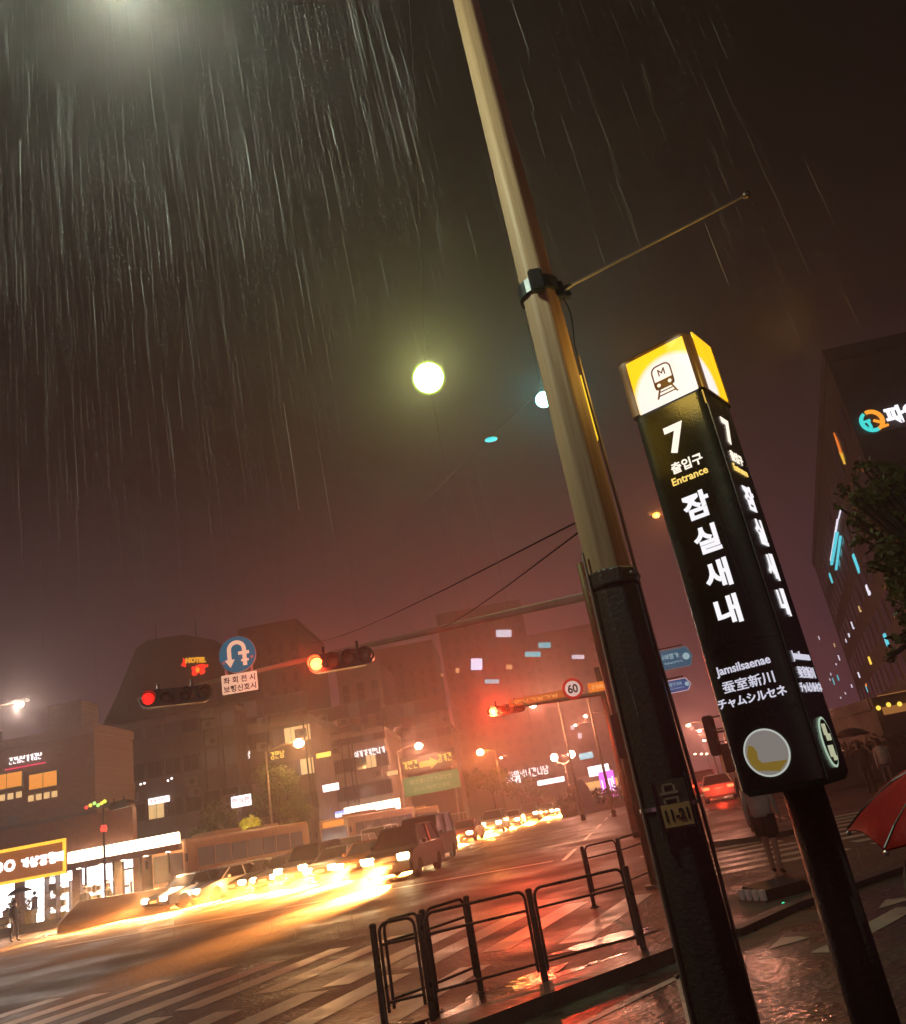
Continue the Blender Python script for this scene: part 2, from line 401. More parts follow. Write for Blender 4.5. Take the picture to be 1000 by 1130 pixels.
# thin lit advertising blade fixed on the far side, seen edge on
yq0, yq1 = at(645, 421, 3.72), at(659, 488, 3.72)
b = MB(); c0 = Vector((yq0.x - PX, .12, (yq0.z + yq1.z) / 2)); b.box((.112, .10, c0.z), (.018, .12, yq0.z - yq1.z + .0), None, .002)
b.obj('lit_blade', em('blade_yellow', (1, .62, .03), 1.05), pole)

# ------------------------------------------------------------------ subway entrance pylon
A_ = .631; TX, TY = 1.284, 4.0
tot = thing('subway_sign', 'lit black subway entrance pylon numbered 7 with a yellow train panel on top', 'sign', (TX, TY, 0), -A_)
U0, U1, V0, V1, ZB, ZT = -.185, .203, -.1555, .245, 1.555, 3.84
def rrect(u0, u1, v0, v1, r, n=5):
    ps = []
    for (cx, cy, a0) in ((u1 - r, v1 - r, 0), (u0 + r, v1 - r, 90), (u0 + r, v0 + r, 180), (u1 - r, v0 + r, 270)):
        for k in range(n + 1):
            a = R(a0 + 90 * k / n); ps.append((cx + r * math.cos(a), cy + r * math.sin(a)))
    return ps
TB = pm('pylon_black', (.016, .018, .012), (.026, .027, .018), 3, .16, .34, .06, 90)
TBR = pm('pylon_bronze', (.15, .085, .04), (.11, .06, .028), 4, .3, .45)
def rr3(ps, z): return [(x, y, z) for x, y in ps]
o_ = MB().loft([rr3(rrect(U0 + .02, U1 - .02, V0 + .02, V1 - .02, .03), ZB), rr3(rrect(U0, U1, V0, V1, .035), ZB + .03), rr3(rrect(U0, U1, V0, V1, .035), 3.50)]).obj('body', TB, tot)
MB().loft([rr3(rrect(U0 - .012, U1 + .012, V0 - .012, V1 + .012, .035), 3.505), rr3(rrect(U0 - .012, U1 + .012, V0 - .012, V1 + .012, .035), 3.825),
           rr3(rrect(U0 + .01, U1 - .01, V0 + .01, V1 - .01, .03), 3.85)]).obj('head', TBR, tot)
MB().box((U1 + .0015, V0 + .02, 2.5), (.006, .006, 1.84), None).obj('edge_trim', DARKM, tot)
for z in (2.22, 1.90): MB().box((.009, V0 - .0005, z), (.36, .003, .004)).obj('panel_seam', BLACKP, tot)
rn0 = random.Random(4); b = MB()
for k in range(420):
    if rn0.random() < .68: c_ = (rn0.uniform(U0 + .03, U1 - .03), V0 - .0005, rn0.uniform(ZB + .04, 3.48)); q_ = (1, .5, 1.2 + rn0.random() * 1.6)
    else: c_ = (U1 + .0005, rn0.uniform(V0 + .03, V1 - .03), rn0.uniform(ZB + .04, 3.48)); q_ = (.5, 1, 1.2 + rn0.random() * 1.6)
    b.sphere(c_, rn0.uniform(.0012, .0032), 6, 4, q_)
dr = b.obj('raindrops', pm('drop_water', (.02, .02, .02), None, 9, .03, spec=1.0), tot, True); tag(dr, kind='stuff')
# lit panels
lm, t, bs = bsdf('panel_light')
bs.inputs['Base Color'].default_value = (.3, .2, .02, 1); bs.inputs['Roughness'].default_value = .3
co = t.nodes.new('ShaderNodeTexCoord'); mp = t.nodes.new('ShaderNodeVectorMath'); mp.operation = 'DISTANCE'
t.links.new(co.outputs['Object'], mp.inputs[0]); mp.inputs[1].default_value = (.065, -.10, 3.545)
cr2 = t.nodes.new('ShaderNodeValToRGB'); t.links.new(mp.outputs['Value'], cr2.inputs[0])
cr2.color_ramp.elements[0].position = .205; cr2.color_ramp.elements[0].color = (.78, .78, .80, 1)  # blown-out white core put into the yellow panel's emission colour
cr2.color_ramp.elements[1].position = .235; cr2.color_ramp.elements[1].color = (.95, .56, .01, 1)
t.links.new(cr2.outputs[0], bs.inputs['Emission Color']); bs.inputs['Emission Strength'].default_value = 1.0
lm.cycles.emission_sampling = 'FRONT'
yv = V0 - .0145
MB().box((.026, yv + .003, 3.655), (.335, .008, .315), None, .003).obj('light_panel', lm, tot)
MB().box((U1 + .012, .06, 3.69), (.008, .26, .35), None, .003).obj('light_panel', lm, tot)
INK = pm('icon_ink', (.07, .015, .008), (.05, .012, .006), 9, .5)
b = MB(); IM = T((.036, yv - .003, 3.632)) @ FRONT
def ring_poly(outer, inner, M, h0=0, h1=.003):
    n = len(outer)
    for k in range(n):
        a, c_ = outer[k], outer[(k + 1) % n]; d_, e_ = inner[(k + 1) % n], inner[k]
        b.prism([a, c_, d_, e_], h0, h1, M)
def train(w, hb, ht_, r):
    ps = []
    for cx, cy, a0, rr in ((w - r, ht_ - r, 0, r), (-w + r, ht_ - r, 90, r), (-w + r * .7, hb + r * .7, 180, r * .7), (w - r * .7, hb + r * .7, 270, r * .7)):
        for k in range(6):
            a = R(a0 + 18 * k); ps.append((cx + rr * math.cos(a), cy + rr * math.sin(a)))
    return ps
ring_poly(train(.056, -.052, .085, .035), train(.049, -.046, .078, .029), IM)
b.prism([(-.053, -.046), (.053, -.046), (.055, -.004), (-.055, -.004)], 0, .003, IM)
for s_ in (-1, 1):
    b.prism([(s_ * .030, -.052), (s_ * .040, -.052), (s_ * .060, -.098), (s_ * .050, -.098)][::s_], 0, .003, IM)
b.prism([(-.034, -.068), (.034, -.068), (.034, -.063), (-.034, -.063)], 0, .003, IM); b.prism([(-.046, -.088), (.046, -.088), (.046, -.082), (-.046, -.082)], 0, .003, IM)
ic = b.obj('train_icon', INK, tot)
LT = em('letter_white', (.98, .96, 1.0), .92); LTY = em('letter_yellow', (1, .68, .16), 1.0); LTW = em('letter_warm', (1, .88, .74), 1.05)
LTP = em('letter_pale', (.86, .84, 1.0), .68)
b = MB(); b.cyl(IM @ Vector((-.031, -.027, .002)), IM @ Vector((-.031, -.027, .005)), .010, None, 14); b.cyl(IM @ Vector((.031, -.027, .002)), IM @ Vector((.031, -.027, .005)), .010, None, 14)
b.obj('icon_headlight', LTW, ic)
b = MB()
for p_, q_ in (((-.019, 0), (-.013, .0)), ((.013, 0), (.019, 0))): b.prism([(p_[0], -.018), (q_[0], -.018), (q_[0], .020), (p_[0], .020)], 0, .003, T((.036, yv - .003, 3.672)) @ FRONT)
b.prism([(-.013, .020), (-.0128, .009), (0, -.011), (.0128, .009), (.013, .020), (0, .0)], 0, .003, T((.036, yv - .003, 3.672)) @ FRONT)
b.obj('icon_letter', INK, tot)
fy = V0 - .003
def row(s, z, h, mt, u=.006, bold=.002, sx=1.0):
    """letters h metres high on the front face and, squeezed as there, on the right side face"""
    o = txt(s, h, mt, 'lettering', tot, None, bold, .0015)
    ys = [v.co.y for v in o.data.vertices]; k = h / (max(ys) - min(ys))
    for (M, kx) in ((T((u, fy, z)) @ FRONT, sx), (T((U1 + .003, .05, z)) @ RIGHT, sx)):
        me = o.data.copy(); me.transform(M @ Matrix.Diagonal((k * kx, k, 1, 1)))
        o2 = bpy.data.objects.new('lettering', me); COL.objects.link(o2); o2.parent = tot
    bpy.data.objects.remove(o)
row('7', 3.30, .155, LTW, .006, .006)
row('출입구', 3.150, .060, LTW, .02, .0013)
row('Entrance', 3.082, .040, LTY, .016, .0007)
for ch, z in zip('잠실새내', (2.925, 2.745, 2.565, 2.385)): row(ch, z, .138, LT, .006, .0048, 1.05)
row('Jamsilsaenae', 2.115, .052, LTP, -.004, .0010, .95)
row('蚕室新川', 2.042, .056, LTP, -.002, .0006, 1.1)
row('チャムシルセネ', 1.972, .047, LTP, -.006, .0012, .95)
# round emblem: pale ring, grey disc with an ochre landscape
b = MB(); DM = T((-.010, fy, 1.728)) @ FRONT
dk = b.lathe([(.101, -.002), (.104, .004), (.097, .004)], 40, DM).obj('round_emblem', em('emblem_rim', (.75, .8, .72), .55), tot)
MB().lathe([(.096, .0045), (.096, .006)], 40, DM).obj('emblem_disc', em('emblem_grey', (.22, .20, .18), .8, base=(.2, .2, .2)), dk)
ps = [(-.062, -.068), (.035, -.085), (.078, -.05), (.080, -.044), (-.030, -.040), (-.045, -.02), (-.040, .01), (-.050, .035), (-.072, .045), (-.090, .0), (-.083, -.04)]
MB().prism(ps, .0065, .008, DM).obj('emblem_landscape', em('emblem_ochre', (.20, .13, .02), .8, base=(.2, .15, .03)), dk)
SM = T((U1 + .003, .03, 1.725)) @ RIGHT @ Matrix.Diagonal((.75, 1, 1, 1))
ov = MB().lathe([(.108, -.002), (.112, .004), (.102, .004)], 40, SM).obj('round_emblem', em('emblem_rim2', (.6, .8, .6), .6), tot)
MB().lathe([(.101, .0045), (.101, .006)], 40, SM).obj('emblem_disc', pm('emblem_green', (.01, .05, .03), (.012, .07, .04), 5, .4), ov)
b = MB()
for (x0, y0, w_, h_) in ((-.02, .055, .07, .05), (.015, .02, .09, .03), (-.01, -.04, .10, .05), (.02, -.072, .07, .02)): b.box((x0, y0, .007), (w_, h_, .003), SM, 0)
b.obj('emblem_marks', em('emblem_cream', (.75, .78, .5), .55), ov)
MB().cyl((.03, .05, 0), (.03, .05, ZB + .005), .098, .092, 28).obj('post', pm('pylon_post', (.045, .035, .022), (.065, .05, .032), 5, .4, .6, .4, 45), tot, True)
lp_ = lamp('POINT', 'head_light', (.03, -.5, 3.66), 6.0, (1, .66, .12), .12, tot)
lp_ = lamp('POINT', 'head_light', (.65, .05, 3.70), 7.0, (1, .6, .1), .12, tot)

# ------------------------------------------------------------------ guard rails on the kerb
def rail_panel(parent, p, q, z0=.16, z1=.90, mid=.72):
    p, q = Vector(p), Vector(q); d = (q - p).normalized(); r = .08; b = MB()
    pts = [p + Vector((0, 0, z0))]
    pts += [p + Vector((0, 0, z1 - r))]
    for k in range(1, 5):
        a = R(90 * k / 4); pts.append(p + d * (r - r * math.cos(a)) + Vector((0, 0, z1 - r + r * math.sin(a))))
    for k in range(5):
        a = R(90 * k / 4); pts.append(q - d * (r - r * math.sin(a)) + Vector((0, 0, z1 - r + r * math.cos(a))))
    pts += [q + Vector((0, 0, z0))]
    b.tube(pts, .0155, 8); b.cyl(p + Vector((0, 0, mid)), q + Vector((0, 0, mid)), .013, None, 8); b.cyl(p + Vector((0, 0, .24)), q + Vector((0, 0, .24)), .013, None, 8)
    return b.obj('panel', RAILM, parent)
def rail(label, pts, posts):
    base = Vector((pts[0][0], pts[0][1], 0))
    t_ = thing('guard_rail', label, 'railing', base, 0, 'guard rails on the kerb corner')
    for p in posts:
        p = Vector((p[0], p[1], 0)) - base
        b = MB().cyl(p, p + Vector((0, 0, .89)), .034, .032, 12); b.lathe([(.036, .885), (.036, .90), (.02, .915)], 12, T(p)); b.cyl(p, p + Vector((0, 0, .012)), .085, None, 16); b.obj('post', RAILM, t_)
        for q in range(4): MB().cyl(p + Vector((.06 * math.cos(q * 1.571 + .6), .06 * math.sin(q * 1.571 + .6), .01)), p + Vector((.06 * math.cos(q * 1.571 + .6), .06 * math.sin(q * 1.571 + .6), .028)), .009, None, 6).obj('bolt', GALV, t_)
    for a, c_ in zip(pts, pts[1:]):
        a, c_ = Vector((a[0], a[1], 0)), Vector((c_[0], c_[1], 0)); d = (c_ - a).normalized() * .055
        rail_panel(t_, a - base + d, c_ - base - d)
    return t_
HR = .9
rA, rB, rC, rD, rE, rF, rG, rH = [gnd(x, y, HR) for x, y in ((462, 1010), (583, 982), (690, 957), (411, 1021), (514, 990), (642, 935), (681, 926), (735, 909))]
rA2 = rA + (rD - rA) * .04 + Vector((.03, .13, 0))
rail('dark tube guard rail running along the kerb, nearest the steel pole', [rD, rA, rB, rC], [rD, rA, rB, rC])
rail('short dark guard rail closing the end of the kerb, behind the long rail', [rD + Vector((.04, .12, 0)), rA2 + Vector((-.02, .25, 0)), rE], [rA2 + Vector((-.02, .25, 0)), rE])
rail('far dark guard rail standing apart by the signal pole base', [rF, rG, rH], [rF, rG, rH])

# ------------------------------------------------------------------ traffic signals
def lens_mats():
    return dict(red_on=em('signal_red_on', (1, .10, .02), 16.0), red_deep=em('signal_red_deep', (1, .012, .008), 1.6), dark=pm('signal_dark', (.02, .02, .02), None, 9, .2), red_off=pm('signal_red_off', (.16, .03, .02), None, 9, .2),
                amber=pm('signal_amber_off', (.30, .16, .10), (.22, .11, .07), 9, .2), green=pm('signal_green_off', (.20, .14, .11), (.13, .10, .08), 9, .2))
LM = lens_mats()
def signal_head(label, loc, rz, w=1.32, lit='red_on', offs=('amber', 'green', 'green'), group='traffic signal heads'):
    t_ = thing('traffic_light', label, 'traffic light', loc, rz, group)
    h = .36; r = h / 2; ps = []
    for (cx, a0) in ((w / 2 - r, -90), (-w / 2 + r, 90)):
        for k in range(9): a = R(a0 + 22.5 * k); ps.append((cx + r * math.cos(a), r * math.sin(a)))
    MB().prism(ps, -.10, .10, FRONT).obj('housing', BLACKP, t_)
    for k in range(4):
        x = -w / 2 + .18 + k * (w - .36) / 3
        mt = LM[lit or 'dark'] if k == 0 else LM[offs[k - 1]]
        if lit is None: mt = LM['amber']
        MB().lathe([(.125, 0), (.118, .02), (.07, .038), (.02, .043)], 20, T((x, -.10, 0)) @ FRONT).obj('lens', mt, t_, True)
        b = MB(); n = 14
        for j in range(n):
            a0, a1 = R(-35 + 250 * j / n), R(-35 + 250 * (j + 1) / n)
            d0 = .24 if True else 0
            P = lambda a, rr, dd: (x + rr * math.cos(a), -.10 - dd, rr * math.sin(a))
            b.loft([[P(a0, .140, 0), P(a0, .150, 0), P(a1, .150, 0), P(a1, .140, 0)], [P(a0, .140, d0), P(a0, .150, d0), P(a1, .150, d0), P(a1, .140, d0)]])
        b.obj('visor', BLACKP, t_)
    b = MB(); b.box((.35, .04, .26), (.05, .05, .20)); b.box((-.35, .04, .26), (.05, .05, .20)); b.obj('hanger', DARKM, t_)
    return t_
sb = gnd(725, 978); sb = Vector((2.3, 15.6, 0))
mast = thing('signal_mast', 'signal pole behind the steel pole with a long arm reaching left over the road', 'signal pole', sb)
MB().cyl((0, 0, 0), (0, 0, 5.9), .13, .10, 16).obj('pole', pm('mast_paint', (.17, .11, .07), (.12, .08, .05), 3, .35, .55), mast, True)
MB().cyl((0, 0, 0), (0, 0, .05), .24, .24, 16).obj('base_flange', GALV, mast)
a0 = at(652, 657, 15.7) - sb; a1 = at(165, 775, 18.2) - sb; a1.z = a0.z
armd = (a1 - a0).normalized()
aend = a1 + armd * .3; azz = lambda tt: a0.lerp(aend, tt) + Vector((0, 0, .14 * math.sin(min(1, tt) * math.pi * .5)))
b = MB(); N = 12
for k in range(N): b.cyl(azz(k / N), azz((k + 1) / N), .085 - .055 * k / N, .085 - .055 * (k + 1) / N, 12, False)
b.obj('arm', pm('arm_pale_grey', (.55, .47, .36), (.42, .36, .27), 3, .5), mast, True)
MB().cyl(Vector((0, 0, a0.z)), a0, .10, .09, 12).obj('arm_root', GALV, mast)
p = at(377, 729, 16.6); signal_head('four lamp signal head glowing red in the middle of the long arm', p, R(4), 1.36)
p = at(194, 769, 17.6); signal_head('dark four lamp signal head with a deep red end lens at the arm tip', p, R(26), 1.5, 'red_deep', ('dark', 'dark', 'dark'))
pl2 = at(349, 733, 16.5); lamp('POINT', 'red_glow', pl2 + Vector((-.05, -.35, 0)), 160, (1, .06, .02), .1, mast).location -= sb
# U-turn sign on the arm
UC = at(262, 722, 17.0)
us = thing('u_turn_sign', 'round blue u-turn sign with a cream arrow above a lettered cream plate', 'traffic sign', UC, R(6))
BLUE = em('sign_blue', (.012, .11, .17), .75, base=(.01, .08, .16)); CREAM = em('sign_cream', (.85, .60, .40), .62, base=(.7, .55, .38))  # headlight shine on the sign faces put in as weak emission
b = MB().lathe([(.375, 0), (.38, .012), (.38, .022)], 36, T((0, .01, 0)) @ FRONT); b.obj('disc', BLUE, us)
MB().lathe([(.392, -.02), (.392, 0)], 36, T((0, .02, 0)) @ FRONT).obj('disc_rim', WHITEP, us)
b = MB(); UM = T((0, -.012, 0)) @ FRONT
n = 14
for k in range(n):
    a_0, a_1 = R(180 * k / n), R(180 * (k + 1) / n)
    q = lambda a, rr: (-.01 + rr * math.cos(a), .10 + rr * math.sin(a))
    b.prism([q(a_0, .20), q(a_1, .20), q(a_1, .115), q(a_0, .115)][::-1], .0, .006, UM)
b.prism([(.105, .10), (.105, -.26), (.19, -.26), (.19, .10)], 0, .006, UM)
b.prism([(-.21, .10), (-.21, -.10), (-.125, -.10), (-.125, .10)], 0, .006, UM)
b.prism([(-.27, -.10), (-.16, -.27), (-.06, -.10)], 0, .006, UM)
b.prism([(.02, .05), (.25, .05), (.25, -.02), (.02, -.02)], 0, .005, UM); b.prism([(.07, -.12), (.23, -.12), (.23, -.17), (.07, -.17)], 0, .005, UM)
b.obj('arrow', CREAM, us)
for (x, z) in ((-.3, -.15), (.3, -.10)): MB().lathe([(.035, 0), (.035, .006)], 10, T((x, -.012, z)) @ FRONT).obj('stud', WHITEP, us)
b = MB(); b.box((-.27, .03, -.40), (.05, .03, .5)); b.box((.27, .03, -.40), (.05, .03, .5)); b.box((0, .06, -.5), (.6, .03, .04)); b.obj('bracket', WHITEP, us)
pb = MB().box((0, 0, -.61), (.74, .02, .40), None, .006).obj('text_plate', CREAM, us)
txt('좌 회 전 시', .15, INK, 'plate_lettering', pb, T((0, -.012, -.53)) @ FRONT, .003, .001)
txt('보행신호시', .15, INK, 'plate_lettering', pb, T((0, -.012, -.71)) @ FRONT, .003, .001, 1.0)
# pedestrian signal on the mast (seen from the side)
ps_ = thing('pedestrian_signal', 'black hooded pedestrian signal on the side of the signal pole', 'pedestrian signal', at(688, 812, 15.5), R(60))
MB().box((0, 0, 0), (.34, .22, .78), None, .02).obj('housing', BLACKP, ps_)
for z in (.2, -.18):
    MB().loft([[(-.16, -.11, z - .15), (-.15, -.11, z - .15), (-.15, -.11, z + .18), (-.16, -.11, z + .18)], [(-.16, -.36, z + .08), (-.15, -.36, z + .08), (-.15, -.36, z + .18), (-.16, -.36, z + .18)]]).obj('hood', BLACKP, ps_)
    MB().loft([[(.16, -.11, z - .15), (.15, -.11, z - .15), (.15, -.11, z + .18), (.16, -.11, z + .18)], [(.16, -.36, z + .08), (.15, -.36, z + .08), (.15, -.36, z + .18), (.16, -.36, z + .18)]]).obj('hood', BLACKP, ps_)
    MB().box((0, -.23, z + .175), (.33, .26, .012)).obj('hood_top', BLACKP, ps_)
    MB().box((0, -.112, z), (.26, .006, .28)).obj('lens', LM['red_off'], ps_)
MB().box((.2, .1, 0), (.14, .04, .06)).obj('arm_bracket', DARKM, ps_)
# second mast further on: signal, 60 limit and orange boards
s2 = Vector((4.15, 30.5, 0))
m2 = thing('signal_mast', 'far signal pole hidden by the steel pole, its arm carrying the speed limit sign', 'signal pole', s2)
MB().cyl((0, 0, 0), (0, 0, 5.9), .13, .10, 14).obj('pole', GALV, m2, True)
p0 = at(690, 752, 30.4); p1 = at(536, 778, 30.2)
MB().cyl(Vector((0, 0, p0.z - .25)), Vector((p1.x - s2.x, 0, p0.z - .15)), .08, .05, 10).obj('arm', GALV, m2)
p = at(559, 783, 30.0); signal_head('far four lamp signal head burning bright red left of the orange boards', p, R(6), 1.4)
lamp('POINT', 'red_glow', at(546, 785, 29.6) - s2, 1400, (1, .06, .02), .1, m2)
MB().cyl((p.x, 30.3, p.z + .1), (p.x, 30.3, p0.z - .1), .03, None, 6).obj('drop_bracket', GALV, m2).location = -s2
sp_ = thing('speed_limit_sign', 'round white speed limit sign reading 60 with a red rim', 'traffic sign', at(632, 760, 29.8), R(3))
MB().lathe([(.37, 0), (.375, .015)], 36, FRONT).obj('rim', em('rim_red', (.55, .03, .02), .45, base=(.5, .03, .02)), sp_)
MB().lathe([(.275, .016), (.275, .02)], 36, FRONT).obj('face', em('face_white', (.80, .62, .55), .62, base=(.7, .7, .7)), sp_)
txt('60', .42, pm('sign_black', (.01, .01, .01), None, 5, .5), 'numerals', sp_, T((0, -.024, 0)) @ FRONT, .012, .002, .9)
MB().box((0, .05, 0), (.06, .06, .3)).obj('bracket', GALV, sp_)
ORB = em('board_orange', (1, .26, .03), .62, base=(.4, .1, .01))
ORL = em('board_glyph', (1, .45, .12), .9)
for (x, y, w_, h_, lab, sd) in ((664, 757, .98, .34, 'bright orange lettered board right of the 60 sign', 3), (592, 771, 2.0, .26, 'long dim orange lettered board between the red signal and the 60 sign', 5)):
    o = thing('orange_board', lab, 'sign', at(x, y, 29.9), R(3), 'orange boards on the far signal arm')
    MB().box((0, 0, 0), (w_, .04, h_), None, .01).obj('panel', ORB if sd == 3 else em('board_orange_dim', (.75, .2, .04), .42, base=(.3, .1, .02)), o)
    glyphs(w_ * .8, h_ * .5, 6, sd, T((0, -.03, 0)) @ FRONT).obj('lettering', ORL, o)
# blue direction signs between pole and pylon
for (x, y, w_, h_, lab, Y, sd) in ((738, 728, 1.75, .74, 'larger teal direction sign under a dark bar, between pole and pylon', 30, 11), (746, 757, 1.1, .46, 'smaller blue pointed direction sign with a white border below the teal one', 30, 12)):
    o = thing('direction_sign', lab, 'road sign', at(x, y, Y), R(-8), 'direction signs beyond the pole')
    ps = [(-w_ / 2, -h_ / 2), (w_ / 2 - .15, -h_ / 2), (w_ / 2, 0), (w_ / 2 - .15, h_ / 2), (-w_ / 2, h_ / 2)]
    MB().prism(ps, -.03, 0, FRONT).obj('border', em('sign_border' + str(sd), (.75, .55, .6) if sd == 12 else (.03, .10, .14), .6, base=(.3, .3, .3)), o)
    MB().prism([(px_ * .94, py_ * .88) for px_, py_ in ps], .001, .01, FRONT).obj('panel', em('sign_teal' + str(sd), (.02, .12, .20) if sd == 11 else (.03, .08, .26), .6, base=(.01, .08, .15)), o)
    b = MB(); glyphs(w_ * .5, h_ * .24, 5, sd, T((-.05, -.018, h_ * .14)) @ FRONT, b); glyphs(w_ * .6, h_ * .09, 9, sd + 1, T((-.05, -.018, -h_ * .18)) @ FRONT, b)
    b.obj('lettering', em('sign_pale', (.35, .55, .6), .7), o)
    MB().cyl((w_ * .36, -.012, 0), (w_ * .36, -.03, 0), h_ * .17, None, 12).obj('route_disc', MATS['sign_pale'], o)
    MB().box((-.1, .05, h_ / 2 + .06), (w_ * .8, .04, .05)).obj('hanger_bar', DARKM, o)
# dark 3-light signal on the corner post left of the pylon
o = thing('traffic_light', 'dark vertical signal head on the rusty post left of the pylon', 'traffic light', at(786, 812, 22), R(55))
MB().box((0, 0, 0), (.32, .22, 1.0), None, .03).obj('housing', BLACKP, o)
for z in (.31, 0, -.31):
    MB().lathe([(.12, 0), (.02, .03)], 16, T((0, -.11, z)) @ FRONT).obj('lens', LM['red_off'], o)
    MB().box((0, -.25, z + .13), (.28, .28, .02)).obj('visor', BLACKP, o)
RUST = pm('rusty_post', (.22, .08, .035), (.14, .05, .025), 4, .5)
pbs = gnd(826, 915); q = at(786, 800, 22); o = thing('signal_post', 'rust red signal post with a cabinet beside the pylon bottom', 'post', (q.x + .35, 22, 0))
MB().cyl((0, 0, 0), (0, 0, q.z + .2), .12, .09, 12).obj('shaft', RUST, o, True)
MB().box((-.22, 0, 1.9), (.26, .3, .7), None, .02).obj('cabinet', RUST, o)
MB().box((-.2, 0, q.z - .2), (.4, .05, .05)).obj('bracket', DARKM, o)
MB().cyl((0, 0, 0), (0, 0, .12), 1.6, 1.55, 24).obj('island', KERB, o)
# wires
def wire(name, label, pts, r):
    b = MB(); b.tube(pts, r, 5); o = b.obj(name, pm('wire_black', (.008, .007, .007), None, 9, .9, spec=.05)); return tag(o, label, 'cable')
def sag(p, q, s, n=14): return [Vector(p).lerp(Vector(q), k / n) - Vector((0, 0, s * 4 * (k / n) * (1 - k / n))) for k in range(n + 1)]
for (x0, y0, x1, y1, lab) in ((632, 572, 318, 702, 'upper of two thin black wires leaving the steel pole leftwards'), (632, 580, 450, 690, 'lower of two thin black wires leaving the steel pole leftwards')):
    w_ = wire('overhead_wire', lab, sag((PX, PY + .1, at(x0 + 30, y0 - 6, PY + .1).z), at(x1, y1, 46), .5), .005); w_['group'] = 'thin overhead wires'

# ------------------------------------------------------------------ buildings
def wallmat(name, c, c2=None, scale=1.2, brick=False, sc=2.2):
    if not brick: return pm(name, c, c2, scale, .6, .8, .2, 30)
    mt, t, b_ = bsdf(name)
    co = t.nodes.new('ShaderNodeTexCoord'); br = t.nodes.new('ShaderNodeTexBrick'); mp_ = t.nodes.new('ShaderNodeMapping')
    mp_.inputs['Rotation'].default_value = (R(90), 0, 0); t.links.new(co.outputs['Object'], mp_.inputs[0]); t.links.new(mp_.outputs[0], br.inputs[0])
    br.inputs['Scale'].default_value = sc; br.inputs['Color1'].default_value = (*c, 1); br.inputs['Color2'].default_value = (*(c2 or c), 1); br.inputs['Mortar'].default_value = (*[v * .6 for v in c], 1)
    t.links.new(br.outputs[0], b_.inputs['Base Color']); b_.inputs['Roughness'].default_value = .7
    return mt
BRICK = wallmat('brick_brown', (.20, .10, .06), (.15, .07, .045), brick=True)
CONC = wallmat('concrete_wall', (.095, .070, .060), (.06, .046, .040)); CONC2 = wallmat('tile_wall', (.12, .09, .075), (.085, .062, .052), .8)
DARKW = wallmat('dark_cladding', (.035, .030, .028), (.022, .019, .018)); PALEW = wallmat('pale_render', (.24, .19, .17), (.19, .15, .13))
ROOFM = pm('roof_felt', (.06, .05, .045), (.09, .075, .065), 1.5, .7)
FRAME = pm('window_frame', (.10, .085, .075), None, 6, .5)
WLIT = em('window_warm', (1, .62, .25), .85); WCY = em('window_cyan', (.10, .72, .85), 1.1); WWH = em('window_white', (.9, .85, 1), 1.2); WOR = em('window_orange', (1, .34, .04), .9)
DIMW = em('window_dim', (.6, .36, .26), .06)
SGW = em('sign_white', (1, .93, .95), 2.2); SGB = em('sign_blue_light', (.25, .35, 1), 1.8); SGR = em('sign_red_light', (1, .05, .03), 1.6); SGY = em('sign_yellow_light', (1, .62, .08), 1.5); SGO = em('sign_orange_light', (1, .25, .03), 1.2)
_win = {}
def winmesh(w, h, gm):
    k = (round(w, 2), round(h, 2), gm.name)
    if k not in _win:
        b = MB(); b.mi = 0; b.box((0, 0, 0), (w, .06, h)); b.mi = 1
        n = 2 if w > .9 else 1
        for j in range(n):
            pw = (w - .16) / n - .04; b.box((-w / 2 + .08 + (w - .16) / n * (j + .5), -.028, 0), (pw, .03, h - .16))
        _win[k] = b.mesh('window', [FRAME, gm])
    return _win[k]
def add_window(parent, x, y, z, w, h, gm, rz=0.0, name='window'):
    o = bpy.data.objects.new(name, winmesh(w, h, gm)); COL.objects.link(o); o.parent = parent; o.location = (x, y, z); o.rotation_euler = (0, 0, rz); return o
def building(name, label, Y, xl, xr, ztop, depth, mt, grid=None, cat='building', group=None, z0=0.0, roofbits=True, lit=(), seed=1, parapet=.5):
    w = xr - xl; t_ = thing(name, label, cat, ((xl + xr) / 2, Y, 0), 0, group); rn = random.Random(seed)
    MB().box((0, depth / 2, (z0 + ztop) / 2), (w, depth, ztop - z0)).obj('wall', mt, t_)
    b = MB(); b.box((0, depth / 2, ztop + .03), (w - .5, depth - .5, .05)); rf = b.obj('roof', ROOFM, t_)
    b = MB()
    for (cx, cy, sx, sy) in ((0, .06, w + .1, .3), (0, depth - .06, w + .1, .3), (-w / 2 + .06, depth / 2, .3, depth - .45), (w / 2 - .06, depth / 2, .3, depth - .45)):
        b.box((cx, cy, ztop + parapet / 2 - .1), (sx, sy, parapet))
    b.obj('parapet', mt, t_)
    if roofbits:
        for k in range(2):
            bx_ = (rn.random() - .5) * w * .5
            MB().box((bx_, depth * .5, ztop + .8), (1.6 + rn.random(), 1.5, 1.5), None, .03).obj('roof_unit', CONC, rf)
            MB().cyl((bx_ + .4, depth * .4, ztop), (bx_ + .4, depth * .4, ztop + 2.6 + rn.random()), .03, None, 5).obj('antenna', DARKM, rf)
    if grid:
        rows, cols, za, zb, ww, wh = grid
        for i in range(rows):
            for j in range(cols):
                x = -w / 2 + w * (j + .5) / cols; z = za + (zb - za) * (i + .5) / rows
                gm = GLASS if rn.random() > .12 else DIMW
                if (i, j) in lit: gm = WLIT
                add_window(t_, x, -.031, z, ww, wh, gm)
    return t_
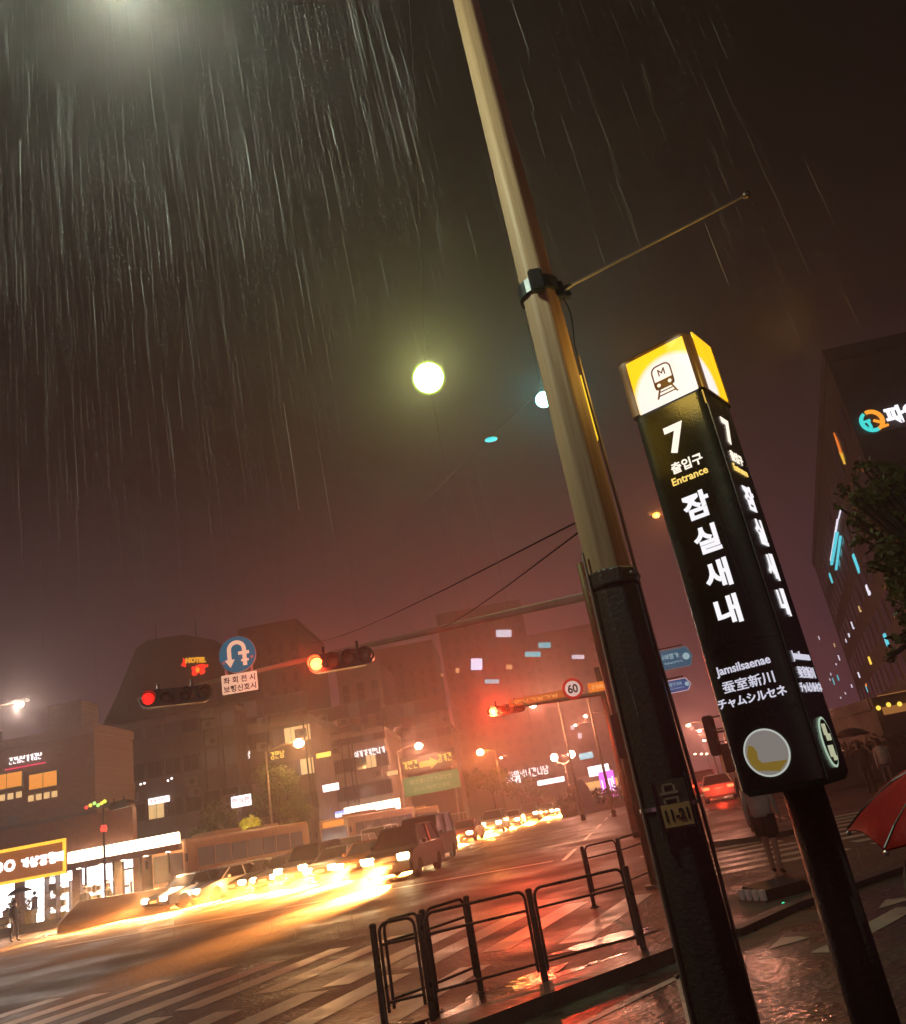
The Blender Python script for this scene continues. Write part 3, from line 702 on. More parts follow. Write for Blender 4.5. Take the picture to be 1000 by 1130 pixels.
def sign(name, label, x, y, Y, w, h, panel, letters, n, seed, rz=0.0, back=True, t=None):
    o = thing(name, label, 'sign', at(x, y, Y), rz)
    if panel: MB().box((0, .06, 0), (w, .12, h), None, .01).obj('panel', panel, o)
    else: MB().box((0, .07, 0), (w * .96, .05, h * .12)).obj('mounting_rail', DARKM, o)
    if letters: glyph_parts(w * .92, h * .62 if panel else h, n, seed, T((0, -.02, 0)) @ FRONT, letters, o)
    return o
def X(x, y, Y): return at(x, y, Y).x
def Z(x, y, Y): return at(x, y, Y).z

# brick block with a lit shop on its ground floor (left)
YB = 46.0
zt1 = Z(60, 806, YB) - .45
b1 = building('brick_building', 'dark brick building at the left edge above the white lit shop', YB, X(-150, 850, YB), X(104, 810, YB), zt1, 5, BRICK, None, z0=5.25)
L0 = b1.location
def loc(x, y, Y=YB): return at(x, y, Y) - L0
for (x, y, w_) in ((8, 862, 1.9), (48, 861, 1.75)):
    p = loc(x, y); f = add_window(b1, p.x, -.03, p.z, w_, .95, WOR)
    b = MB()
    for k in range(4): b.box((-w_ / 2 + w_ * (k + .5) / 4, -.05, -.85), (.3, .04, .32))
    b.obj('transom', WLIT, f)
for (x, y) in ((15, 915), (-40, 905), (-30, 870)):
    p = loc(x, y); add_window(b1, p.x, -.03, p.z, .6, 1.3, DIMW)
MB().box((0, -.10, loc(50, 906).z), (b1.children[0].dimensions.x if b1.children else 10, .2, .18)).obj('ledge', CONC, b1)
p = loc(37, 803); MB().box((p.x + 1.0, 2.6, zt1 + .9), (2.0, 2.2, 2.6)).obj('stair_tower', BRICK, b1)
sign('shop_sign', 'white glyph sign with a red line under it, high on the left brick building', 28, 837, YB - .15, 2.05, .36, None, SGW, 8, 21)
o = bpy.data.objects['shop_sign']; MB().box((0, .0, -.42), (2.3, .06, .06)).obj('underline', em('neon_pink', (1, .03, .12), 1.2), o)
# the shop
SY = 45.6
xl, xr = X(-150, 1000, SY), X(152, 985, SY)
shop = thing('corner_store', 'white lit shop front with glass bays and goods inside at the left edge', 'shop', ((xl + xr) / 2, SY, 0))
SW = xr - xl
zc = Z(20, 970, SY); zs0, zs1 = zc + .05, 5.2
MB().box((0, 5.0, .08), (SW, 9.9, .16)).obj('floor', CONC2, shop)
MB().box((0, 5.0, zc + .06), (SW, 9.9, .12)).obj('ceiling', PALEW, shop)
MB().box((0, 4.2, zc / 2 + .08), (SW, .15, zc - .17)).obj('lit_back_wall', em('shop_light', (.95, .95, 1.0), 5.0, True, (.7, .7, .7)), shop)
for sx in (-1, 1): MB().box((sx * (SW / 2 - .1), 2.2, zc / 2 + .08), (.2, 3.8, zc - .17)).obj('side_wall', PALEW, shop)
b = MB()
for x in (84, 131, 152, 20, -40):
    px_ = X(x, 985, SY) - shop.location.x; b = MB().box((px_, .15, zc / 2 + .08), (.42, .3, zc - .17)); b.obj('pillar', BRICK, shop)
MB().box((0, .05, .30), (SW, .1, .28)).obj('base_panel', DARKM, shop)
MB().box((0, -.05, (zc + 5.25) / 2 + .06), (SW, .5, 5.25 - zc - .14)).obj('fascia', pm('fascia_brown', (.16, .06, .025), (.11, .04, .02), 4, .4), shop)
# shop sign with a yellow lit frame
o = thing('shop_sign', 'large brown shop sign with a yellow lit frame and white glyphs', 'sign', (0, SY - .36, 0), 0)
ca, cb_ = at(-60, 985, SY - .4), at(74, 953, SY - .4); cz = Z(37, 951, SY - .4); wS = cb_.x - ca.x; hS = 1.75
o.location = ((ca.x + cb_.x) / 2, SY - .42, cz)
MB().box((0, 0, 0), (wS, .16, hS), None, .02).obj('panel', em('sign_brown_glow', (.45, .12, .015), .55, base=(.2, .08, .02)), o)
b = MB()
for (cx, cz_, sx, sz) in ((0, hS / 2 - .08, wS, .16), (0, -hS / 2 + .08, wS, .16), (wS / 2 - .08, 0, .16, hS - .34), (-wS / 2 + .08, 0, .16, hS - .34)): b.box((cx, -.10, cz_), (sx, .05, sz))
b.obj('lit_frame', em('frame_yellow', (1, .55, .03), 1.5, True), o)
for k, x in enumerate((-.4, .25, 1.05, 1.55, 2.05, 2.55, 2.95)):
    M = T((x, -.12, .02)) @ FRONT
    b = MB()
    if k < 2:
        for a in range(12): A = a * math.pi / 6; b.box((.22 * math.cos(A), .22 * math.sin(A), 0), (.14, .14, .04), M)
    else: glyphs(.46, .48, 1, 40 + k, M, b, .13)
    b.obj('letter', SGW, o)
# white light fascia running right from the sign
lf = thing('light_fascia', 'long blown out white light strip along the shop roof edge', 'light', (0, 0, 0))
pa, pb_ = at(76, 947, SY - .8), at(198, 929, SY - .8); lf.location = pa
dv = pb_ - pa; ang = math.atan2(dv.y, dv.x); lf.rotation_euler = (0, 0, ang); Lf = Vector((dv.x, dv.y, 0)).length
MB().box((Lf / 2, 0, 0), (Lf, .3, .55), None, .03).obj('light_box', em('fascia_white', (1, .80, .55), 7, True), lf)
MB().box((Lf / 2, .1, -.45), (Lf, .5, .3)).obj('canopy', pm('canopy_brown', (.14, .06, .03), None, 4, .4), lf)
for k in range(5):  # added lamps under the canopy to brighten the road before the shop
    xq = Lf * (k + .5) / 5; MB().cyl((xq, -.1, -.62), (xq, -.1, -.59), .12, None, 14).obj('fill_lamp', em('fill_lamp_hot', (1, .85, .6), 12), lf)
    lamp('SPOT', 'road_fill_beam', (xq, -.1, -.66), 8500, (1, .55, .22), .12, lf, (R(-38), 0, 0), R(95), .6)
for k in range(4): MB().cyl((Lf * (k + .5) / 4, .3, -.3), (Lf * (k + .5) / 4, .3, -pa.z + .0), .07, None, 8).obj('column', DARKM, lf)
# goods seen inside and in front of the shop
GOODY = pm('goods_yellow', (.75, .5, .06), (.6, .35, .04), 5, .5); GOODW = pm('goods_wood', (.30, .16, .06), (.2, .1, .04), 5, .5)
def shelf(label, x, w_, h_, mt, seed, dy=2.2):
    o = thing('display_shelf', label, 'shelf', (X(x, 1000, SY + dy), SY + dy, .16)); rn = random.Random(seed)
    b = MB()
    for s_ in (-1, 1): b.box((s_ * w_ / 2, 0, h_ / 2), (.06, .5, h_))
    for k in range(4): b.box((0, 0, .1 + k * (h_ - .15) / 3), (w_ - .07, .48, .05))
    b.obj('frame', GOODW, o)
    for k in range(3):
        for j in range(5):
            if rn.random() < .8: MB().box((-w_ / 2 + .2 + (w_ - .4) * j / 4, 0, .13 + k * (h_ - .15) / 3 + .2), (.18, .3, .28 + .2 * rn.random()), None, .02).obj('goods_box', mt, o)
shelf('low wooden goods shelf behind the glass left of the first pillar', 66, 1.3, 2.0, GOODY, 1, 1.6)
shelf('tall wooden goods shelf left of the yellow display in the shop', 58, .6, 2.4, GOODW, 2, 1.2)
shelf('goods shelf seen between the two standing figures in the shop', 105, 1.4, 1.7, GOODY, 3, 2.0)
shelf('low goods shelf at the far left of the shop window', 6, 1.2, 1.1, GOODY, 4, 1.8)
o = thing('mannequin', 'dark dressed mannequin standing in the bright shop window', 'mannequin', (X(38, 1000, SY + 1.4), SY + 1.4, .16))
MB().lathe([(.16, 0), (.02, .03), (.02, .75)], 12).obj('stand', CHROME, o)
MB().loft([[(w_ * math.cos(a * .785), d_ * math.sin(a * .785), z) for a in range(8)] for (w_, d_, z) in ((.17, .12, .7), (.2, .14, .95), (.16, .11, 1.2), (.21, .13, 1.48), (.07, .06, 1.56))]).obj('coat', pm('coat_dark', (.03, .025, .03), None, 5, .8), o, True)
MB().sphere((0, 0, 1.70), .1, 12, 8, (1, 1, 1.2)).obj('head', BLACKP, o, True)
o = thing('shop_counter', 'yellow counter block behind the umbrella figure in the shop', 'counter', (X(30, 1000, SY + .8), SY + .8, .16))
MB().box((0, 0, .45), (.8, .5, .9), None, .02).obj('body', GOODY, o); MB().box((0, 0, .92), (.9, .6, .05)).obj('top', GOODW, o)
o = thing('potted_bush', 'round yellow green bush in a pot inside the shop window', 'plant', (X(21, 1000, SY + 1.0), SY + 1.0, .16))
MB().lathe([(.2, 0), (.28, .4), (.24, .42)], 14).obj('pot', GOODW, o)
LEAFY = pm('bush_yellow_green', (.30, .26, .03), (.16, .15, .02), 9, .6)
def leafball(b, c, r, n, s, rn, flat=1.0):
    for k in range(n):
        v = Vector((rn.gauss(0, 1), rn.gauss(0, 1), rn.gauss(0, 1))).normalized() * r * (rn.random() ** .4); v.z *= flat
        p = Vector(c) + v; a = Vector((rn.gauss(0, 1), rn.gauss(0, 1), rn.gauss(0, 1))).normalized(); q = a.cross(Vector((rn.gauss(0, 1), rn.gauss(0, 1), rn.gauss(0, 1)))).normalized()
        L = s * (.6 + .8 * rn.random())
        b.quad(p - a * L, p + q * L * .5, p + a * L, p - q * L * .5)
rn = random.Random(5); b = MB(); leafball(b, (0, 0, 1.15), .62, 500, .1, rn); b.obj('foliage', LEAFY, o)
MB().cyl((0, 0, .35), (0, 0, 1.1), .03, .02, 6).obj('stem', GOODW, o)
# lit poster case and menu boards right of the shop
o = thing('poster_case', 'white lit poster case with dark frame right of the shop bays', 'poster', at(143, 985, 47.2))
MB().box((0, 0, 0), (1.5, .16, 2.5), None, .02).obj('frame', DARKM, o); MB().box((0, -.09, 0), (1.3, .02, 2.3)).obj('poster', em('poster_white', (1, .9, .75), 1.7), o)
b = MB(); b.box((.15, -.11, -.1), (.12, .02, 1.3), None); b.box((.38, -.11, -.2), (.1, .02, 1.0)); b.box((-.2, -.11, .35), (.5, .02, .12)); b.obj('poster_shapes', BLACKP, o)
o = thing('menu_board', 'yellow and orange lit board right of the white poster case', 'sign', at(165, 966, 48.5)); MB().box((0, 0, 0), (1.7, .1, .8)).obj('panel', em('menu_orange', (1, .32, .03), 1.1), o)
glyphs(1.5, .4, 5, 77, T((0, -.07, .1)) @ FRONT).obj('lettering', SGY, o)

# neighbours to the right (dark, rainy facades)
def bpx(name, label, x0, x1, ytop, Y, depth, mt, grid=None, lit=(), seed=1, xm=None, **k):
    xm = xm or (x0 + x1) / 2
    return building(name, label, Y, X(x0, ytop + 60, Y), X(x1, ytop + 60, Y), Z(xm, ytop, Y), depth, mt, grid, lit=lit, seed=seed, **k)
b2 = bpx('office_block', 'dark low block behind the dark signal head, right of the brick building', 100, 264, 797, 61, 12, CONC, (3, 8, 4.5, 13, 1.3, 1.3), {(0, 3)}, 2)
b3 = bpx('office_block', 'low block behind the tall lamp tree, with two yellowish lit windows', 262, 348, 800, 64, 12, CONC2, (4, 6, 3.5, 13.5, 1.2, 1.3), {(2, 4), (2, 5), (1, 5)}, 3)
b4 = bpx('office_block', 'pinkish block with a bright ground floor left of the dark jeep', 349, 432, 812, 72, 12, PALEW, (4, 7, 4, 13, 1.2, 1.2), {(1, 5)}, 4)
b5 = bpx('office_block', 'dim block behind the yellow arrow board and green road sign', 433, 508, 806, 92, 12, CONC, (4, 6, 4, 15, 1.4, 1.5), {(0, 1)}, 5)
rn = random.Random(15)
for t_, n_ in ((b2, 9), (b3, 6), (b4, 7), (b5, 6)):
    wd = t_.children[0].dimensions.x if t_.children else 10
    ht_w = [c for c in t_.children if c.name.startswith('wall')][0].dimensions
    for k in range(n_):
        x, z = rn.uniform(-.45, .45) * ht_w.x, rn.uniform(5.6, 12)
        a_c = MB().box((x, -.28, z), (.85, .42, .62), None, .02).obj('air_conditioner', pm('ac_grey', (.16, .14, .13), (.11, .10, .09), 3, .5), t_)
        MB().lathe([(.22, 0), (.2, .02)], 14, T((x + .12, -.49, z)) @ FRONT).obj('fan_grille', BLACKP, a_c)
    for k in range(3):
        x = rn.uniform(-.48, .48) * ht_w.x; MB().cyl((x, -.09, 4.2), (x, -.09, ht_w.z), .055, None, 8).obj('drain_pipe', DARKM, t_)
# bell-roofed tower and slab towers in the mist
bt = thing('bell_roof_building', 'tall dark building with sloping shoulders carrying the red neon sign', 'building', (0, 0, 0))
YT = 105
pr = [(112, 803), (128, 770), (150, 716), (163, 706), (203, 700), (236, 706), (252, 716), (262, 760), (266, 800)]
ps = [at(x, y, YT) for x, y in pr]; cxm = (ps[0].x + ps[-1].x) / 2; bt.location = (cxm, YT, 0)
poly = [(ps[0].x - cxm, 0)] + [(p.x - cxm, p.z) for p in ps] + [(ps[-1].x - cxm, 0)]
MB().prism(poly, -22, 0, FRONT).obj('wall', DARKW, bt)
for (x, y0) in ((159, 706), (205, 700)):
    p = at(x, y0, YT) - bt.location; MB().cyl((p.x, 4, p.z - .5), (p.x, 4, p.z + 3), .1, .05, 6).obj('antenna', DARKM, bt)
for r_ in range(6):
    for c_ in range(7): add_window(bt, -5 + c_ * 2.1, -.03, 6 + r_ * 3.2, 1.2, 1.5, GLASS if (r_ * 3 + c_) % 7 else DIMW)
hs = thing('hotel_sign', 'red and yellow neon hotel sign on the bell roofed building', 'neon sign', at(216, 735, YT - 1))
txt('HOTEL', .85, em('neon_yellow', (1, .42, .02), 1.2), 'lettering', hs, T((.1, -.1, .75)) @ Matrix.Rotation(R(8), 4, 'Y') @ FRONT, .06, .05)
b = MB(); glyphs(1.9, 1.15, 2, 91, T((.35, -.1, -.55)) @ FRONT, b, .30).obj('neon_letters', em('neon_red', (1, .02, .01), 1.7), hs); b = MB(); b.prism([(-1.9, .4), (-1.3, .1), (-1.2, .8), (-1.6, 1.4), (-1.6, .8)], 0, .1, FRONT); b.obj('neon_flame', MATS['neon_red'], hs)
txt('0', .8, bpy.data.materials['neon_yellow'], 'lettering', hs, T((.3, -.2, -.6)) @ FRONT, .05, .05)
MB().box((-.1, .3, .2), (3.0, .2, .12)).obj('mounting_rail', DARKM, hs)
def tower(label, x0, x1, ytop, Y, mt, cols, rows, lit=(), seed=1, xm=None):
    t_ = bpx('tower_block', label, x0, x1, ytop, Y, 20, mt, (rows, cols, 8, Z((x0 + x1) / 2, ytop, Y) - 2, min(2.2, (X(x1, 800, Y) - X(x0, 800, Y)) / cols * .5), 1.6), seed=seed, xm=xm, roofbits=seed % 2 == 0, parapet=1.0)
    b = MB()
    for (x, y, w_, h_, mt_) in lit:
        p = at(x, y, Y - .1) - t_.location
        MB().box((p.x, p.y, p.z), (w_ * .62, .12, h_ * .62), T(p) @ Matrix.Rotation(R(10), 4, 'Y') @ T(-p)).obj('lit_window', mt_, t_)
    return t_
tower('dark slab tower with vertical window stripes right of the u-turn sign', 268, 334, 694, 118, CONC, 5, 10, seed=3, xm=300)
tower('pale narrow slab tower in the mist below the middle signal head', 378, 428, 738, 135, PALEW, 3, 10, seed=5, xm=400)
tower('misty tower with a blue white lit square above the far red signal', 408, 488, 716, 165, CONC2, 7, 12, [(470, 748, .9, .9, DIMW), (488, 745, .9, .9, WLIT)], seed=7)
tower('misty tower with cyan window lights left of the steel pole', 490, 588, 672, 180, CONC, 8, 13, [(505, 740, 1.2, 1.6, WLIT), (526, 733, 4.0, 4.0, em('win_lilac', (.75, .75, 1), 1.8)), (556, 699, 5.5, 2.6, WWH), (543, 752, 5.0, 1.4, WCY), (562, 736, 2.2, 1.6, WLIT), (588, 722, 5.5, 1.7, WCY)], seed=8)
tower('widest misty tower, cut off by the steel pole', 592, 735, 690, 205, CONC2, 11, 12, [(601, 712, 5, 2.2, WCY), (638, 725, 5, 1.6, WWH), (659, 695, 2.6, 4.0, WCY), (632, 803, 1.5, 1.5, WWH), (640, 812, 1.5, 2, WWH)], seed=9)

# signs on those facades
sign('shop_sign', 'small white and red lit sign on the dark block left of the round tree', 175, 883, 60.6, 1.5, .42, SGW, SGR, 5, 31)
sign('shop_sign', 'row of white glyphs high on the block behind the tall tree', 263, 835, 63.6, 2.0, .55, None, SGW, 6, 32)
sign('shop_sign', 'red and white stacked sign with a white light under it beside the tall tree', 266, 884, 60, 1.4, .75, SGW, SGR, 3, 33)
sign('shop_sign', 'yellow and white glyph sign just below the left street lamp', 306, 833, 58.5, 1.1, .5, None, SGY, 3, 34)
sign('shop_sign', 'small cream sign right of the left street lamp', 357, 833, 63.6, 1.1, .36, SGY, None, 1, 35)
sign('shop_sign', 'small white sign box between the two lit facades', 365, 869, 63.5, 1.2, .5, SGW, None, 1, 36)
sign('shop_sign', 'long white and blue lit sign on top of the pinkish block', 408, 830, 71.6, 2.9, .55, None, SGW, 7, 37)
o = sign('shop_sign', 'purple blue lit sign over the street at the pinkish block', 372, 902, 70, 2.0, .85, SGB, SGW, 4, 38)
sign('shop_sign', 'yellow white lit shop fascia left of the purple sign', 348, 906, 66, 1.0, .9, SGY, SGW, 3, 39)
sign('shop_sign', 'blown out white shop front sign behind the jeep', 411, 893, 70, 4.6, .95, em('sign_hot', (1, .78, .55), 5, True), SGW, 7, 42)
sign('shop_sign', 'tiny amber sign on the pinkish block wall', 433, 853, 71.5, .9, .35, WLIT, None, 1, 43)
sign('shop_sign', 'magenta and white lit blade sign at the far street corner', 672, 868, 88, 1.5, 3.0, em('sign_magenta', (.9, .12, .9), 1.7), SGW, 2, 44)
sign('shop_sign', 'white lit panel above the magenta sign', 661, 850, 90, 2.2, 1.0, SGW, None, 1, 45)
sign('shop_sign', 'small white sign strip left of the double lamp', 608, 862, 110, 3.5, .6, SGW, SGB, 5, 46)
sign('shop_sign', 'white and blue lit strip above the far queue of cars', 583, 853, 115, 6.0, 1.1, None, SGW, 7, 47)
sign('shop_sign', 'second small white strip above the far queue, nearer the pole', 566, 861, 112, 2.0, .9, SGW, None, 2, 48)
sign('shop_sign', 'small green lit sign below the sixty limit sign', 647, 834, 100, 1.6, .7, WCY, None, 1, 49)
for k, (x, y, Y, lab) in enumerate(((90, 862, 60.7, 'left of two tiny white spotlights on the dark block'), (159, 865, 60.7, 'pair of tiny white lights over the small red sign'), (189, 861, 60.7, 'slanted tiny white light at the right of the dark block'), (83, 918, 45.6, 'row of small amber bulbs above the light strip'))):
    o = thing('wall_light', lab, 'wall light', at(x, y, Y)); b = MB()
    for j in range(4 if k == 3 else 2): b.sphere((j * .28 - .2, -.12, j * (.1 if k >= 2 else .02)), .085, 10, 6)
    b.obj('bulb', SGY if k == 3 else SGW, o); MB().box((.1, -.02, -.05), (1.1, .04, .06)).obj('mounting_rail', DARKM, o)
# road sign gantry: yellow arrow board over a green board
o = thing('road_gantry', 'tall gantry with a yellow arrow board above a green lettered board', 'road sign', at(472, 855, 76) * 1.0); zg = o.location.z; o.location.z = 0
MB().box((.1, 0, zg + 1.05), (4.6, .12, 1.35)).obj('arrow_board', pm('board_dark', (.10, .07, .04), None, 4, .4), o)
b = MB(); b.prism([(-.8, -.25), (.2, -.25), (.2, -.5), (1.0, 0), (.2, .5), (.2, .25), (-.8, .25)], 0, .05, T((.2, -.08, zg + .95)) @ FRONT); b.obj('arrow', em('arrow_amber', (1, .42, .02), 1.1), o)
glyph_parts(1.4, .7, 3, 61, T((-1.4, -.08, zg + 1.1)) @ FRONT, SGY, o); glyph_parts(1.3, .7, 3, 62, T((1.75, -.08, zg + 1.2)) @ FRONT, SGY, o)
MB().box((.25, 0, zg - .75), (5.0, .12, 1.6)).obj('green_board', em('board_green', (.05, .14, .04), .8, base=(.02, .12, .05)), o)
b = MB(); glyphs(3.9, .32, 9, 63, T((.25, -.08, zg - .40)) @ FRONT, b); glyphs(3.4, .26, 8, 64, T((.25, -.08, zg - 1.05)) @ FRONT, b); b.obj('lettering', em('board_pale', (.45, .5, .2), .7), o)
for x in (-1.9, 2.2): MB().cyl((x, .2, 0), (x, .2, zg + 1.6), .11, .09, 10).obj('post', GALV, o)

# right-hand tower with the logo
cY = 45.0; cc = at(914, 400, cY)
RD = hd(19)                                                    # the left facade runs away along this heading
hR = cc.z
bw = thing('corner_tower', 'huge dark building at the right with the lit round logo', 'building', (cc.x, cc.y, 0))
fr = Vector((math.cos(R(4)), -math.sin(R(4)) , 0))
base = [(0, 0), (fr.x * 30, fr.y * 30), (fr.x * 30 + RD.x * 62, fr.y * 30 + RD.y * 62), (RD.x * 62, RD.y * 62)]
MB().prism(base, 0, hR).obj('wall', DARKW, bw)
b = MB(); b.prism([(x * 1.0 - .2, y - .2) for x, y in base], hR + .01, hR + .8); b.obj('parapet', DARKW, bw)
nL = Vector((-RD.y, RD.x, 0)); 
def onleft(x, y):
    d = ray(x, y); t_ = ((cc - CP).dot(nL) + .06) / d.dot(nL); return CP + d * t_ - bw.location
aL = math.atan2(RD.y, RD.x) - math.pi
for i in range(6):
    for j in range(14):
        p = RD * (2.2 + j * 4.2); add_window(bw, p.x + nL.x * .03, p.y + nL.y * .03, 3 + i * 3.4, 2.4, 1.9, GLASS, aL)
for (x, y, w_, h_, mt_) in ((958, 651, .8, .75, WWH), (949, 672, .5, .5, WLIT), (941, 690, .6, .7, WWH), (937, 701, .4, .4, WWH), (934, 707, .4, .4, WWH), (926, 726, .5, .7, WWH), (921, 712, .4, .5, WLIT), (923, 733, .3, .3, WWH), (904, 704, .5, .6, WWH), (917, 744, .5, .4, WWH), (920, 752, .9, 1.1, WCY), (925, 748, .9, .8, WCY), (916, 750, .4, .4, WWH), (948, 745, .6, .6, WWH), (940, 757, .4, .4, WWH), (960, 729, .7, .7, SGY), (957, 760, .5, .7, WCY), (956, 756, .4, .3, SGO), (978, 706, 1.0, .9, WCY), (933, 765, .3, .3, WWH), (928, 770, .3, .3, WWH), (917, 783, .4, .4, WLIT), (945, 622, .8, 1.5, WCY), (917, 638, .9, 1.0, WCY)):
    p = onleft(x, y); MB().box((0, 0, 0), (w_, .12, h_), T(p) @ MR(aL)).obj('lit_window', mt_, bw)
for (x0, y0, x1, y1, r_, mt_) in ((926, 573, 918, 618, .09, WWH), (929, 592, 924, 628, .12, WCY), (925, 588, 919, 622, .16, WCY), (930, 560, 927, 572, .06, WWH)):
    p, q = onleft(x0, y0), onleft(x1, y1); MB().cyl(p + nL * .1, q + nL * .1, r_, None, 6).obj('light_strip', mt_, bw)
# logo and letters on the front
nF = Vector((-math.sin(R(4)), -math.cos(R(4)), 0))
def onfront(x, y):
    d = ray(x, y); t_ = ((cc - CP).dot(nF) + .12) / d.dot(nF); return CP + d * t_
lg = thing('logo_sign', 'round cyan and orange lit logo with white letters on the dark tower', 'sign', onfront(962, 465), R(-4))
def arc(b, r0_, r1_, a0, a1, M, n=16):
    for k in range(n):
        A, B_ = R(a0 + (a1 - a0) * k / n), R(a0 + (a1 - a0) * (k + 1) / n)
        b.prism([(r0_ * math.cos(A), r0_ * math.sin(A)), (r1_ * math.cos(A), r1_ * math.sin(A)), (r1_ * math.cos(B_), r1_ * math.sin(B_)), (r0_ * math.cos(B_), r0_ * math.sin(B_))], 0, .12, M)
LGM = T((0, -.02, 0)) @ FRONT @ Matrix.Rotation(R(8), 4, 'Z')
b = MB(); arc(b, .50, .70, 115, 280, LGM); b.box((-.33, .08, .06), (.5, .14, .1), LGM); b.box((-.22, -.2, .06), (.14, .4, .1), LGM)
b.obj('logo_cyan', em('logo_cyan_light', (.05, .75, .70), 1.1), lg)
b = MB(); arc(b, .48, .70, -75, 100, LGM); b.prism([(.05, -.05), (.55, -.45), (.62, -.32), (.12, .05)], 0, .12, LGM); b.box((.55, -.55, .06), (.35, .14, .1), LGM)
b.obj('logo_orange', em('logo_orange_light', (1, .36, .03), 1.2), lg)
txt('파인', 1.15, em('logo_white', (.9, .9, 1), 1.5), 'lettering', lg, T((1.85, -.05, .10)) @ FRONT, .04, .05)
MB().box((.8, .08, -.75), (3.0, .06, .08)).obj('mounting_rail', DARKM, lg)
fl = thing('flame_sign', 'small orange and yellow flame shaped lit sign on the dark tower side', 'sign', onleft(928, 497) + bw.location, aL)
b = MB(); b.prism([(-.25, -.3), (.1, -.2), (.3, .5), (.15, 1.3), (-.1, .6)], 0, .08, FRONT); b.obj('flame', em('flame_orange', (1, .22, .03), 1.0), fl)
b = MB(); b.prism([(-.3, -.9), (-.05, -1.0), (.25, -.25), (-.1, -.3), (-.5, .1)], 0, .08, FRONT); b.obj('flame_base', em('flame_yellow', (.95, .55, .05), 1.0), fl)
# low row of shops on the right side street
rs = building('shop_row', 'low lit shop row under the tower at the right edge', 40, X(972, 800, 40), X(972, 800, 40) + 9, Z(985, 776, 40), 6, CONC, None, roofbits=False, seed=12)
b = MB()
for k in range(9): b.sphere((-4.4 + k * .5, -.15, Z(985, 776, 40) - .1 + .06 * (k % 2)), .11, 8, 6)
b.obj('string_light', SGY, rs); MB().box((0, -.05, 3.1), (8.4, .06, .9)).obj('lit_window', em('shop_dim_warm', (1, .4, .1), .3), rs)
sign('shop_sign', 'white and pink neon sign on the low shops at the right', 965, 791, 44, 1.9, .8, None, em('neon_white', (.9, .75, 1), 1.8), 4, 51)
sign('shop_sign', 'small pink strip sign left of the white neon on the right', 946, 797, 52, 1.9, .35, em('neon_rose', (.9, .35, .5), .8), None, 1, 52)
o = thing('garden_wall', 'low dark wall and hedge behind the umbrella walkers on the right', 'wall', (X(965, 840, 39), 39, 0))
MB().box((2, 0, .6), (14, .4, 1.2)).obj('wall', CONC, o); rn = random.Random(9); b = MB()
for k in range(24): leafball(b, (-4.7 + k * .58, .55, 1.1 + .2 * rn.random()), .7, 90, .13, rn)
b.obj('hedge', pm('hedge_leaf', (.035, .045, .018), (.02, .03, .012), 8, .5), o)
o = thing('garden_wall', 'dark hedge and low wall at the far street corner below the magenta sign', 'wall', at(672, 884, 80)); o.location.z = 0
MB().box((0, 0, .5), (9, .5, 1.0)).obj('wall', CONC, o); b = MB()
for k in range(16): leafball(b, (-4.2 + k * .55, -.2, 1.2), .8, 70, .2, rn)
b.obj('hedge', MATS['hedge_leaf'], o)
ys = building('corner_shop', 'low yellow lit shop behind the far hedge', 96, X(640, 870, 96), X(686, 870, 96), Z(662, 858, 96), 8, PALEW, None, roofbits=False)
w_ = X(686, 870, 96) - X(640, 870, 96)
MB().box((0, -.06, Z(662, 866, 96)), (w_ * .9, .08, .9)).obj('lit_fascia', em('fascia_amber', (1, .50, .12), 1.0), ys); MB().box((-.4, -.08, 1.4), (w_ * .8, .06, 1.5)).obj('lit_window', em('shop_amber', (1, .5, .2), .7), ys)
o = thing('traffic_cabinet', 'blue grey street cabinet at the end of the far queue', 'cabinet', at(645, 880, 78)); o.location.z = 0
MB().loft([[(-.8, -.5, 0), (.9, -.5, 0), (.9, .5, 0), (-.8, .5, 0)], [(-.75, -.45, 2.2), (.5, -.45, 2.2), (.5, .45, 2.2), (-.75, .45, 2.2)], [(-.5, -.4, 3.0), (.1, -.4, 2.9), (.1, .4, 2.9), (-.5, .4, 3.0)]]).obj('body', pm('cabinet_blue', (.08, .09, .14), (.06, .07, .11), 3, .5), o)
MB().box((0, -.52, 1.2), (1.0, .04, 1.4)).obj('door', pm('cabinet_door', (.06, .065, .10), None, 3, .5), o)

# ------------------------------------------------------------------ street lamps
LAMPW = em('lamp_white_hot', (1, .80, .52), 22, True); LAMPG = em('lamp_green_white', (1, .98, .62), 30, True); LAMPC = em('lamp_cyan', (.35, 1, .95), 9, True)
LAMPF = em('lamp_far', (1, .74, .46), 8)
def street_lamp(label, hx, hy, Y, base_dx, power, col=(1, .55, .25), r=.22, cat='street lamp', mt=LAMPW, pole_y=0.0, light=True):
    hp = at(hx, hy, Y); t_ = thing('street_lamp', label, cat, (hp.x + base_dx, Y + pole_y, 0)); s_ = 1 if base_dx > 0 else -1
    top = hp.z - .25 * abs(base_dx) * .5 + .1
    MB().cyl((0, 0, 0), (0, 0, top), .11, .06, 10).obj('pole', GALV, t_, True)
    MB().cyl((0, 0, 0), (0, 0, .4), .16, .15, 10).obj('base', DARKM, t_)
    h = Vector((-base_dx, -pole_y, hp.z + .14))
    MB().tube([(0, 0, top - .03), Vector((0, 0, top)).lerp(h, .5) + Vector((0, 0, .12)), h], .045, 8).obj('arm', GALV, t_)
    MB().box((h.x, h.y, h.z - .02), (.75, .32, .14), None, .04).obj('lamp_head', DARKM, t_)
    MB().sphere((h.x, h.y, hp.z - .02), r, 16, 10, (1, 1, .8)).obj('globe', mt, t_, True)
    if light: lamp('POINT', 'lamp_light', (h.x, h.y - r - .1, hp.z - .25), power, col, r, t_)
    return t_
